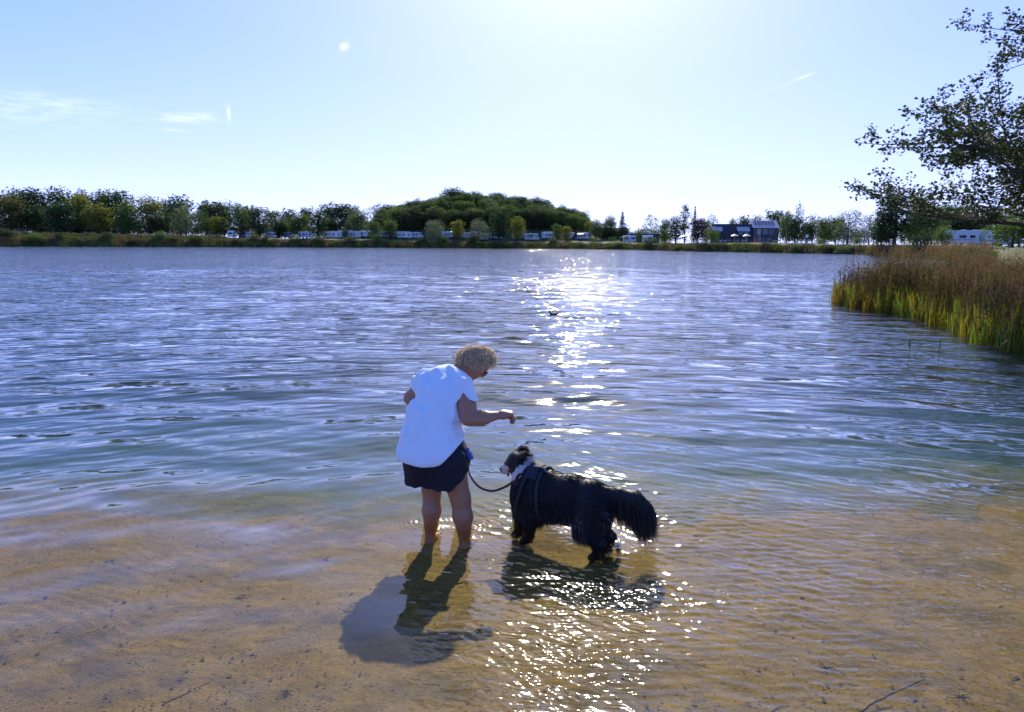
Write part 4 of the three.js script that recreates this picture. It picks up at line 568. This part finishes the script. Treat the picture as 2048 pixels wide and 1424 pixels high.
  mesh('body', T(join([nets(body, [-0.85, -0.22, -5.52], [-0.02, 1.16, -4.84], 0.0105), nets((x, y, z) => Math.max(head(x, y, z), -((x - (-0.40)) * 0.62 + (y - 1.06) * 0.78 + 0.02)), [-0.47, 0.99, -5.42], [-0.08, 1.32, -5.10], 0.0042), rh, lh])), SKIN, o);
  // t-shirt
  const sh = [ell([-0.558, 0.53, -5.075], [0.238, 0.20, 0.185]), ell([-0.555, 0.69, -5.09], [0.205, 0.19, 0.168]), ell([-0.532, 0.83, -5.11], [0.175, 0.17, 0.155]), ell([-0.505, 0.95, -5.135], [0.172, 0.14, 0.142]), cone([-0.595, 1.000, -5.215], [-0.375, 1.008, -5.075], 0.078, 0.076), cone([-0.50, 1.03, -5.16], [-0.405, 1.065, -5.185], 0.080, 0.070)];
  const torso = blend(sh, 0.09), sleeveR = cone([-0.350, 1.0, -5.06], [-0.316, 0.885, -5.02], 0.078, 0.083), sleeveL = cone([-0.615, 0.995, -5.22], [-0.680, 0.915, -5.255], 0.074, 0.076);
  const fold = (x, y, z) => 0.021 * N3(x * 8 + y * 4, y * 1.3, z * 8) - 0.011 * Math.pow(Math.max(0, Math.sin((x * 0.8 - (y - 0.75) * 0.38) * 34 + 2.4 * N3(x * 3, y * 2, z * 3))), 3) * sstep(0.55, 0.75, y) + 0.0022 * N3(x * 22 + y * 12, y * 4, z * 20) + 0.004 * N3(x * 4 - 2, y * 10 + x * 6, z * 4) * sstep(0.78, 0.58, y) + 0.010 * Math.sin((x * 0.7 + y * 1.1) * 46 + 2 * N3(x * 4, y * 4, z * 4)) * sstep(0.80, 0.72, y) * sstep(0.60, 0.66, y) * sstep(-0.48, -0.36, x);
  const shirt = (x, y, z) => {
    const hem = 0.474 + 0.155 * sstep(-0.54, -0.30, x) + 0.012 * sstep(-0.6, -0.78, x) + 0.003 * N2(x * 9, z * 9);
    let d = smin(torso(x, y, z), Math.max(sleeveR(x, y, z), 0.912 + 0.04 * (x + 0.39) - y), 0.05); d = smin(d, Math.max(sleeveL(x, y, z), (0.925 + (x + 0.67) * -0.5) - y), 0.05);
    d += fold(x, y, z) * (1 - 0.5 * sstep(0.68, 0.52, y)) - 0.014 * sstep(0.70, 0.52, y); d = Math.max(d, hem - y); d = smax(d, -(neck(x, y, z) - 0.012), 0.01);
    return smax(d, -Math.max(-((x + 0.405) * 0.66 + (y - 1.085) * 0.75 - 0.012), neck(x, y, z) - 0.035), 0.008); };
  mesh('t_shirt', T(nets(shirt, [-0.86, 0.44, -5.40], [-0.20, 1.17, -4.84], 0.0062)), new THREE.MeshPhysicalMaterial({ color: rgb(0.70, 0.76, 0.84), roughness: 0.9, sheen: 0.1, sheenColor: rgb(0.8, 0.9, 1) }), o);
  // shorts
  const pel = ell([-0.535, 0.50, -5.08], [0.232, 0.19, 0.175]), g1 = cone([-0.635, 0.44, -5.11], [-0.628, 0.24, -5.11], 0.122, 0.142), g2 = cone([-0.430, 0.44, -5.03], [-0.422, 0.24, -5.02], 0.122, 0.138);
  const shorts = (x, y, z) => { const bottom = 0.298 + 0.118 * sstep(-0.44, -0.27, x) + 0.010 * N2(x * 9, z * 9 + 4); let d = smin(pel(x, y, z), smin(g1(x, y, z), g2(x, y, z), 0.10), 0.06) + 0.006 * N3(x * 11, y * 4, z * 11) + 0.003 * N3(x * 26, y * 12, z * 26); d = Math.max(d, bottom - y); return smax(d, y - 0.60 - 0.08 * sstep(-0.5, -0.3, x), 0.01); };
  const navy = new THREE.MeshPhysicalMaterial({ color: rgb(0.0045, 0.0055, 0.012), roughness: 0.85 });
  const sg = mesh('shorts', T(nets(shorts, [-0.84, 0.22, -5.34], [-0.22, 0.68, -4.84], 0.0066)), navy, o);
  mesh('pocket_cloth', T(nets((x, y, z) => cone([-0.312, 0.555, -5.05], [-0.290, 0.505, -5.04], 0.016, 0.022)(x, y, z) + 0.006 * N3(x * 60, y * 60, z * 60), [-0.36, 0.45, -5.12], [-0.24, 0.61, -4.98], 0.005)), std(rgb(0.06, 0.09, 0.30), 0.8), sg).userData.label = 'blue cloth poking out of the right pocket';
  // hair: a soft curly mass and loose curls standing off it
  const hairF = local((a, b, c) => { let d = ell([-0.016, 0.022, 0], [0.093, 0.098, 0.082])(a, b, c); d = smin(d, ell([-0.085, -0.035, 0], [0.052, 0.07, 0.075])(a, b, c), 0.05); d = smin(d, ell([0.030, 0.095, 0], [0.062, 0.042, 0.07])(a, b, c), 0.04); d = smin(d, ell([-0.012, 0.012, 0.07], [0.045, 0.045, 0.028])(a, b, Math.abs(c)), 0.03);
    const front = a - 0.010 - 0.55 * Math.max(0, b - 0.045) - 0.9 * Math.max(0, b) + 0.9 * Math.max(0, -b); return smax(d, front, 0.02) ; });
  const hair = (x, y, z) => hairF(x, y, z) + 0.010 * N3(x * 38, y * 38, z * 38) + 0.006 * N3(x * 80, y * 80, z * 80);
  const hg = nets(hair, [-0.46, 0.99, -5.44], [-0.07, 1.34, -5.08], 0.0055), hp = hg.attributes.position, hn = hg.attributes.normal;
  const HAIR = new THREE.MeshPhysicalMaterial({ color: rgb(0.84, 0.66, 0.42), roughness: 0.45, vertexColors: true, transmission: 0.5, thickness: 0, side: THREE.DoubleSide });
  const R = rng(66), pos = [], col = [], hh = mesh('hair', T(hg.clone()), std(rgb(0.22, 0.14, 0.07), 0.75), o);
  for (let i = 0; i < 4200; i++) {
    const k = Math.floor(R() * hp.count); let px = hp.getX(k), py = hp.getY(k), pz = hp.getZ(k); const n = V(hn.getX(k), hn.getY(k), hn.getZ(k)), d = n.clone().multiplyScalar(0.55).addScaledVector(f, (R() - 0.5) * 1.4).addScaledVector(u, (R() - 0.75) * 1.2).addScaledVector(s, (R() - 0.5) * 1.4).normalize(), L = 0.014 + 0.030 * R() * R() * R() + 0.008, turn = 5 + 6 * R(), ph = R() * 6.28, cr = 0.004 + 0.006 * R(), a1 = V(R() - 0.5, R() - 0.5, R() - 0.5).cross(d).normalize(), a2 = a1.clone().cross(d), t = 0.65 + 0.8 * R(), w = 0.0013; let last;
    for (let q = 0; q <= 6; q++) { const e = q / 6, ang = ph + e * turn, rr = cr * e * 1.4; const p = V(px, py, pz).addScaledVector(d, e * L).addScaledVector(a1, Math.cos(ang) * rr).addScaledVector(a2, Math.sin(ang) * rr).addScaledVector(V(0, -1, 0), e * e * 0.012); if (last) { const m = a1.clone().multiplyScalar(Math.cos(ang + 1) * w).addScaledVector(a2, Math.sin(ang + 1) * w); pos.push(last.x - m.x, last.y - m.y, last.z - m.z, last.x + m.x, last.y + m.y, last.z + m.z, p.x + m.x * 0.8, p.y + m.y * 0.8, p.z + m.z * 0.8, last.x - m.x, last.y - m.y, last.z - m.z, p.x + m.x * 0.8, p.y + m.y * 0.8, p.z + m.z * 0.8, p.x - m.x * 0.8, p.y - m.y * 0.8, p.z - m.z * 0.8); for (let z = 0; z < 6; z++) col.push(t, t * 0.96, t * 0.9); } last = p; }
  }
  const curls = mesh('curls', T(geometry(pos, null, { color: col })), HAIR, hh); curls.userData.kind = 'stuff';
  // glasses
  const rim = []; for (const c of [-0.032, 0.032]) { const pts = []; for (let i = 0; i <= 16; i++) { const a = i / 16 * 6.2832, p = H(0.108, 0.000 + Math.sin(a) * 0.019, c + Math.cos(a) * 0.026); pts.push(V(...p)); } rim.push(limb(pts, 0.0022, 0.0022, 5)); }
  for (const c of [-1, 1]) rim.push(limb([V(...H(0.106, 0.008, c * 0.058)), V(...H(0.06, 0.010, c * 0.082)), V(...H(0.0, 0.004, c * 0.086)), V(...H(-0.02, -0.018, c * 0.084))], 0.0028, 0.002, 5)); rim.push(limb([V(...H(0.112, 0.006, -0.008)), V(...H(0.112, 0.006, 0.008))], 0.002, 0.002, 5));
  const gl = mesh('glasses', T(merged(rim)), std(rgb(0.02, 0.015, 0.012), 0.3), o);
  for (const c of [-0.032, 0.032]) { const p = [], ix = []; p.push(...H(0.108, 0, c)); for (let i = 0; i < 16; i++) { const a = i / 16 * 6.2832; p.push(...H(0.108, Math.sin(a) * 0.018, c + Math.cos(a) * 0.025)); ix.push(0, 1 + i, 1 + (i + 1) % 16); } mesh('lens', T(geometry(p, ix)), new THREE.MeshPhysicalMaterial({ color: rgb(0.25, 0.2, 0.17), transmission: 1, roughness: 0.05, thickness: 0, side: THREE.DoubleSide }), gl); }
}
// ---------- the dog ----------
const DB = [0.36, -0.12, -4.96], DROP = 0.022;
{
  const o = thing('dog', 'black and white long-haired dog in a harness standing in the shallows', 'dog', DB); o.scale.setScalar(0.955); o.position.y -= DROP; const T = (g) => g.translate(-DB[0], -DB[1], -DB[2]);
  const trunk = blend([ell([0.125, 0.255, -5.11], [0.138, 0.202, 0.128]), ell([0.26, 0.278, -5.03], [0.15, 0.188, 0.132]), ell([0.42, 0.293, -4.93], [0.15, 0.172, 0.124]), ell([0.565, 0.290, -4.84], [0.125, 0.160, 0.118])], 0.09);
  const neckA = [0.13, 0.365, -5.12], neckB = [0.035, 0.465, -5.195];
  const neck = cone(neckA, neckB, 0.118, 0.078);
  const head = blend([ell([0.030, 0.482, -5.20], [0.072, 0.068, 0.066]), cone([0.0, 0.462, -5.212], [-0.045, 0.425, -5.235], 0.052, 0.036), cone([-0.035, 0.428, -5.232], [-0.082, 0.400, -5.25], 0.034, 0.022), cone([-0.02, 0.425, -5.226], [-0.068, 0.388, -5.245], 0.028, 0.017)], 0.03);
  const ears = [blend(chain([[0.055, 0.520, -5.150], [0.085, 0.545, -5.130], [0.118, 0.530, -5.115], [0.128, 0.505, -5.112]], [0.030, 0.028, 0.020, 0.010]), 0.02), blend(chain([[0.035, 0.535, -5.245], [0.062, 0.556, -5.262], [0.090, 0.545, -5.275]], [0.028, 0.024, 0.012]), 0.02)];
  const leg = (p, r) => blend(chain(p, r), 0.03);
  const legs = [leg([[0.145, 0.24, -5.055], [0.135, 0.10, -5.045], [0.118, -0.03, -5.05], [0.112, -0.075, -5.055], [0.080, -0.102, -5.075]], [0.08, 0.055, 0.035, 0.030, 0.030]), leg([[0.07, 0.24, -5.17], [0.06, 0.10, -5.185], [0.050, -0.03, -5.19], [0.045, -0.08, -5.19], [0.015, -0.108, -5.21]], [0.08, 0.055, 0.035, 0.030, 0.030]),
    leg([[0.575, 0.27, -4.80], [0.505, 0.125, -4.775], [0.610, 0.020, -4.715], [0.598, -0.062, -4.735], [0.560, -0.090, -4.755]], [0.115, 0.080, 0.040, 0.029, 0.030]), leg([[0.63, 0.27, -4.88], [0.585, 0.13, -4.895], [0.690, 0.035, -4.85], [0.675, -0.065, -4.86], [0.64, -0.092, -4.88]], [0.105, 0.070, 0.038, 0.029, 0.030])];
  const tail = blend(chain([[0.655, 0.365, -4.79], [0.74, 0.365, -4.745], [0.83, 0.345, -4.715], [0.893, 0.285, -4.70], [0.912, 0.195, -4.70]], [0.058, 0.060, 0.068, 0.066, 0.040]), 0.04);
  const dogF = (x, y, z) => { let d = smin(trunk(x, y, z), neck(x, y, z), 0.07); d = smin(d, head(x, y, z), 0.035); for (const e of ears) d = smin(d, e(x, y, z), 0.012); for (const l of legs) d = smin(d, l(x, y, z), 0.045); return smin(d, tail(x, y, z), 0.04); };
  const na = V(...neckB).sub(V(...neckA)), nl = na.lengthSq(); 
  const white = (x, y, z) => { const t = ((x - neckA[0]) * na.x + (y - neckA[1]) * na.y + (z - neckA[2]) * na.z) / nl, w = 0.10 * N3(x * 18, y * 18, z * 18); if (x < -0.040 + 0.01 * N3(x * 50, y * 50, z * 50) && y < 0.45) return x < -0.092 ? 0 : 1; if (t > 0.42 + w && t < 0.74 + w * 0.7 && x > -0.03 && y < 0.55) return 1; return 0; };
  const paint = (g, dark, bright) => { const p = g.attributes.position, c = []; for (let i = 0; i < p.count; i++) { const w = white(p.getX(i), p.getY(i), p.getZ(i)); for (let k = 0; k < 3; k++) c.push(lerp(dark[k], bright[k], w)); } g.setAttribute('color', new THREE.Float32BufferAttribute(c, 3)); return g; };
  const bodyG = nets(dogF, [-0.13, -0.18, -5.40], [1.02, 0.62, -4.60], 0.0105);
  paint(bodyG, [0.010, 0.009, 0.010], [0.60, 0.55, 0.56]);
  const FUR = new THREE.MeshPhysicalMaterial({ color: rgb(1, 1, 1), roughness: 0.55, vertexColors: true, side: THREE.DoubleSide, specularIntensity: 0.8 });
  const body = mesh('body', T(bodyG.clone()), FUR, o);
  // harness straps follow the body
  const ax = V(0.84, 0.03, 0.54).normalize(), strap = (c, n, w) => (x, y, z) => Math.abs((x - c[0]) * n.x + (y - c[1]) * n.y + (z - c[2]) * n.z) - w;
  const girth = strap([0.245, 0.3, -5.04], ax, 0.013), collar = strap([0.130, 0.36, -5.12], V(0.86, -0.30, 0.42).normalize(), 0.012);
  const coat = (x, y, z) => smin(trunk(x, y, z), neck(x, y, z), 0.07);
  const saddle = (x, y, z) => { const a = (x - 0.19) * ax.x + (y - 0.4) * ax.y + (z + 5.08) * ax.z; return Math.max(Math.abs(a) - 0.045, 0.42 - y - 0.25 * Math.max(0, a)); };
  const NAVYH = std(rgb(0.010, 0.013, 0.024), 0.75), HAR = (x, y, z) => Math.min(girth(x, y, z), collar(x, y, z), saddle(x, y, z));
  const har = mesh('harness', T(nets((x, y, z) => smax(Math.max(coat(x, y, z) - 0.022, -(coat(x, y, z) - 0.002)), HAR(x, y, z), 0.006), [-0.05, 0.06, -5.34], [0.42, 0.58, -4.84], 0.0062)), NAVYH, o); har.userData.label = 'dark navy harness with grab handle';
  mesh('handle', T(limb([V(0.14, 0.462, -5.045), V(0.16, 0.490, -5.03), V(0.215, 0.492, -4.995), V(0.235, 0.468, -4.98)], 0.011, 0.011, 7)), std(rgb(0.03, 0.045, 0.09), 0.6), har);
  mesh('buckle', T(new THREE.TorusGeometry(0.017, 0.004, 6, 14).rotateY(0.5).translate(0.060, 0.405, -5.035)), std(rgb(0.5, 0.5, 0.52), 0.3, { metalness: 1 }), har);
  // fur: long strands lying back along the body and hanging from belly, thighs and tail
  const R = rng(17), p = bodyG.attributes.position, n = bodyG.attributes.normal, pos = [], col = [], tri = (a, b, c, k) => { pos.push(a.x, a.y, a.z, b.x, b.y, b.z, c.x, c.y, c.z); for (let i = 0; i < 3; i++) col.push(...k); };
  for (let i = 0; i < 62000; i++) {
    const k = Math.floor(R() * p.count), P = V(p.getX(k) + (R() - 0.5) * 0.01, p.getY(k) + (R() - 0.5) * 0.01, p.getZ(k) + (R() - 0.5) * 0.01), N = V(n.getX(k), n.getY(k), n.getZ(k));
    if (P.y < -0.01 && R() < 0.6) continue; if (HAR(P.x, P.y, P.z) < -0.004 && P.x > 0.02 && coat(P.x, P.y, P.z) > -0.02) continue;
    const onTail = P.x > 0.72, face = P.x < 0.02 && P.y > 0.36, ear = P.y > 0.505 && P.x > 0.03, belly = P.y < 0.20 && P.x > 0.1 && P.x < 0.72, chestF = P.x < 0.12 && P.y < 0.36, legLow = P.y < 0.05;
    const flow = onTail ? V(0.25, -1.0, 0.05) : face ? V(0.6, 0.1, 0.1) : ear ? V(0.75, -0.1, 0.3) : belly ? V(0.25, -1, 0.1) : chestF ? V(-0.1, -1, 0.1) : V(0.80, -0.42, 0.42);
    let L = onTail ? (N.y < 0.2 ? 0.075 + 0.075 * R() : 0.035) : face ? 0.010 : ear ? 0.035 : legLow ? 0.014 : belly ? 0.035 + 0.03 * R() : chestF ? 0.035 : 0.024 + 0.018 * R(); if (P.x > 0.55 && P.y < 0.3 && !onTail) L += 0.03 * R();
    const d = flow.clone().normalize().addScaledVector(N, onTail && N.y > 0.3 ? 0.35 : face ? 0.2 : 0.22).addScaledVector(V(R() - 0.5, R() - 0.5, R() - 0.5), 0.26).normalize(), side = d.clone().cross(V(R() - 0.5, R() - 0.5, R() - 0.5)).normalize().multiplyScalar(face ? 0.0009 : 0.0012), m = P.clone().addScaledVector(d, L * 0.55).addScaledVector(N, L * 0.08), e = P.clone().addScaledVector(d, L).add(V(0, -L * 0.16, 0));
    let w = white(P.x, P.y, P.z); if (!w && P.x > 0.60 && P.x < 0.74 && P.y < 0.28 && R() < 0.10) w = 0.35; if (!w && belly && P.x > 0.36 && P.x < 0.5 && R() < 0.12) w = 0.4;
    const t = 0.7 + 0.6 * R(), c = [lerp(0.013 + 0.006 * R(), 0.62, w) * t, lerp(0.0115, 0.57, w) * t, lerp(0.012, 0.58, w) * t];
    tri(P.clone().sub(side), P.clone().add(side), m, c); tri(P.clone().lerp(m, 0.4).add(side), e, P.clone().lerp(m, 0.4).sub(side), c);
  }
  const fur = mesh('fur', T(geometry(pos, null, { color: col })), FUR, body); fur.userData.kind = 'stuff';
  mesh('nose', T(nets(ell([-0.098, 0.401, -5.257], [0.012, 0.010, 0.013]), [-0.12, 0.38, -5.28], [-0.08, 0.42, -5.23], 0.003)), std(rgb(0.02, 0.015, 0.016), 0.25), o);
  for (const [x, y, z] of [[-0.030, 0.478, -5.178], [-0.040, 0.480, -5.262]]) mesh('eye', T(new THREE.SphereGeometry(0.0085, 10, 8).translate(x, y, z)), std(rgb(0.03, 0.018, 0.01), 0.1), o);
  mesh('tongue', T(nets(cone([-0.045, 0.392, -5.235], [-0.040, 0.360, -5.232], 0.012, 0.010), [-0.08, 0.33, -5.27], [-0.01, 0.42, -5.20], 0.004)), std(rgb(0.25, 0.06, 0.06), 0.5), o);
}
{ // leash from her left hand round the front of her to the dog's harness
  const c = new THREE.CatmullRomCurve3([V(-0.465, 0.725, -5.55), V(-0.43, 0.62, -5.48), V(-0.36, 0.46, -5.30), V(-0.295, 0.335, -5.14), V(-0.225, 0.268, -5.09), V(-0.135, 0.248, -5.07), V(-0.05, 0.278, -5.06), V(0.015, 0.325, -5.045), V(0.072, 0.362, -5.033)]), pts = c.getPoints(60), pos = [], idx = [];
  pts.forEach((q, i) => { const t = c.getTangent(i / 60), u = V(0, 1, 0).addScaledVector(t, -t.y).normalize(), n = V(0, 0, 0).crossVectors(t, u), w = 0.0085, h = 0.0018; for (const [a, b] of [[w, h], [w, -h], [-w, -h], [-w, h]]) pos.push(q.x + u.x * a + n.x * b, q.y + u.y * a + n.y * b, q.z + u.z * a + n.z * b); if (i) for (let k = 0; k < 4; k++) { const A = (i - 1) * 4 + k, B = (i - 1) * 4 + (k + 1) % 4; idx.push(A, B, A + 4, B, B + 4, A + 4); } });
  const g = geometry(pos, idx), o = thing('leash', 'dark red leash hanging in a loop between the person and the dog', 'leash', [-0.45, 0, -5.4]);
  mesh('strap', g.translate(0.45, 0, 5.4), std(rgb(0.085, 0.020, 0.028), 0.7), o); const k = mesh('clip', new THREE.CapsuleGeometry(0.006, 0.03, 4, 8), std(rgb(0.5, 0.5, 0.52), 0.3, { metalness: 1 }), o); k.position.set(0.515, 0.355, 5.4 - 5.036); k.rotation.z = -0.7;
}
// ---------- small things on and under the water ----------
{
  const R = rng(404), flake = (() => { const pos = [], idx = []; for (let i = 0; i < 6; i++) { const a = i / 6 * 6.283, r = [1, 0.7, 1.1, 0.8, 1.2, 0.6][i]; pos.push(Math.cos(a) * r * 1.5, 0.12 * (i % 2), Math.sin(a) * r * 0.7); } for (let i = 1; i < 5; i++) idx.push(0, i + 1, i); return geometry(pos, idx, {}); })();
  const spots = [];
  for (let i = 0; i < 5200; i++) { const z = -2.6 - 5.2 * Math.pow(R(), 1.5), x = (R() - 0.5) * 2 * (1.6 - z * 0.75), d = depthAt(x, z); if (d < 0.0) continue; const near = N2(x * 0.9 + 20, z * 1.2) + 0.5 * N2(x * 3, z * 3) + (x > 1 && z > -3.6 ? 0.5 : 0); if (near < 0.05 && R() < 0.85) continue; const s = 0.004 + 0.012 * R() * R(), t = 0.6 + 0.8 * R(); spots.push([x, -d + 0.007, z, s, s, R() * 6.28, [0.040 * t, 0.028 * t, 0.014 * t]]); }
  scatter('bed_debris', flake, std(rgb(1, 1, 1), 0.9, { side: THREE.DoubleSide }), spots, 'dark bits of leaf and bark scattered over the sandy bed', 'debris');
  const TW = std(rgb(0.055, 0.040, 0.024), 0.9), DRY = std(rgb(0.16, 0.115, 0.06), 0.8);
  const bed = (x, z, h = 0.006) => V(x, -depthAt(x, z) + h, z);
  const stick = (a, b, r, label, m = TW, n = 8) => { const pts = []; for (let i = 0; i <= n; i++) { const t = i / n; pts.push(bed(lerp(a[0], b[0], t) + 0.012 * N2(t * 3, a[0]), lerp(a[1], b[1], t) + 0.012 * N2(t * 3, a[1] + 5), r * 1.2)); } const p0 = pts[0].clone(); return solo('twig', limb(pts.map((p) => p.sub(p0)), r, r * 0.5, 6), m, label, 'twig').position.copy(p0); };
  stick([1.32, -2.86], [1.98, -3.26], 0.0032, 'long straight reed stem lying on the sand at the lower right', DRY, 14);
  stick([1.36, -2.88], [1.70, -3.02], 0.003, 'short dark stem lying against the long reed stem', TW);
  stick([1.10, -2.95], [1.24, -3.03], 0.003, 'short dark twig left of the long reed stem', TW);
  stick([-1.55, -3.02], [-1.40, -3.22], 0.0022, 'thin bent twig on the sand near the lower left', TW);
  for (const [x, z, s, label] of [[-0.93, -3.95, 1.1, 'tuft of dark pondweed left of the head of the shadow'], [-1.62, -4.13, 0.9, 'small dark pondweed tuft left of the person on the pale sand'], [-1.25, -4.75, 0.7, 'little dark weed tuft far left of the person in the shallows'], [-1.02, -3.12, 0.9, 'weed tuft near the bottom edge left of the sparkling water'], [0.62, -2.95, 1.2, 'ragged weed clump at the bottom edge right of the sparkles'], [1.55, -3.35, 1.0, 'dark weed clump beyond the long reed stem'], [2.05, -3.1, 1.1, 'dark weed clump at the lower right corner']]) {
    const L = []; for (let i = 0; i < 9; i++) { const a = R() * 6.283, l = (0.03 + 0.05 * R()) * s, e = 0.006 + 0.016 * R(); L.push(limb([V(0, 0, 0), V(Math.cos(a) * l * 0.5, e, Math.sin(a) * l * 0.5), V(Math.cos(a + 0.5) * l, e * 0.6, Math.sin(a + 0.5) * l)], 0.0022, 0.0009, 4)); }
    const o = solo('pondweed', merged(L), std(rgb(0.045, 0.042, 0.018), 0.9), label, 'pondweed', 'tufts of weed on the sandy bed'); o.position.copy(bed(x, z, 0.002));
  }
  // a small dark duck far out on the glitter
  const x = across(1107, 20.6), o = thing('duck', 'small dark duck swimming far out in the sun glitter', 'duck', [x, 0, -20.6], 0.15), DK = std(rgb(0.035, 0.028, 0.02), 0.8);
  mesh('body', nets(blend([ell([0, 0.02, 0], [0.10, 0.042, 0.055]), cone([0.07, 0.03, 0], [0.13, 0.055, 0], 0.03, 0.012), cone([-0.07, 0.03, 0], [-0.10, 0.085, 0], 0.026, 0.018), ell([-0.108, 0.100, 0], [0.028, 0.023, 0.021])], 0.03), [-0.18, -0.06, -0.09], [0.18, 0.16, 0.09], 0.008), DK, o);
  mesh('beak', limb([V(-0.128, 0.096, 0), V(-0.165, 0.090, 0)], 0.009, 0.005, 6), std(rgb(0.2, 0.15, 0.05), 0.6), o);
}

{ // a small figure standing on the bathing stage across the lake
  const x = across(1201, 246), o = thing('person', 'tiny person in dark clothes standing on the bathing stage across the lake', 'person', [x, 0.655, -246.2], 0.4);
  const g = blend([cone([-0.09, 0.06, 0], [-0.10, 0.85, 0], 0.055, 0.095), cone([0.09, 0.06, 0.05], [0.10, 0.85, 0], 0.055, 0.095), ell([0, 1.12, 0], [0.20, 0.34, 0.13]), cone([-0.19, 1.36, 0], [-0.27, 0.86, 0.06], 0.055, 0.035), cone([0.19, 1.36, 0], [0.27, 0.86, 0.06], 0.055, 0.035), cone([0, 1.42, 0], [0, 1.52, 0.01], 0.05, 0.05), ell([0, 1.62, 0.01], [0.085, 0.115, 0.10]), cone([-0.09, 0.04, 0], [-0.10, 0.03, 0.14], 0.05, 0.035), cone([0.09, 0.04, 0.05], [0.10, 0.03, 0.19], 0.05, 0.035)], 0.05);
  mesh('body', nets(g, [-0.42, -0.03, -0.25], [0.42, 1.80, 0.32], 0.026), std(rgb(0.35, 0.18, 0.12), 0.6), o);
  mesh('clothes', nets((a, b, c) => Math.max(g(a, b, c) - 0.018, 0.22 - b, b - 1.44, Math.abs(a) - 0.24), [-0.42, 0.1, -0.25], [0.42, 1.6, 0.32], 0.026), std(rgb(0.03, 0.03, 0.045), 0.85), o);
}
renderer.render(scene, camera);
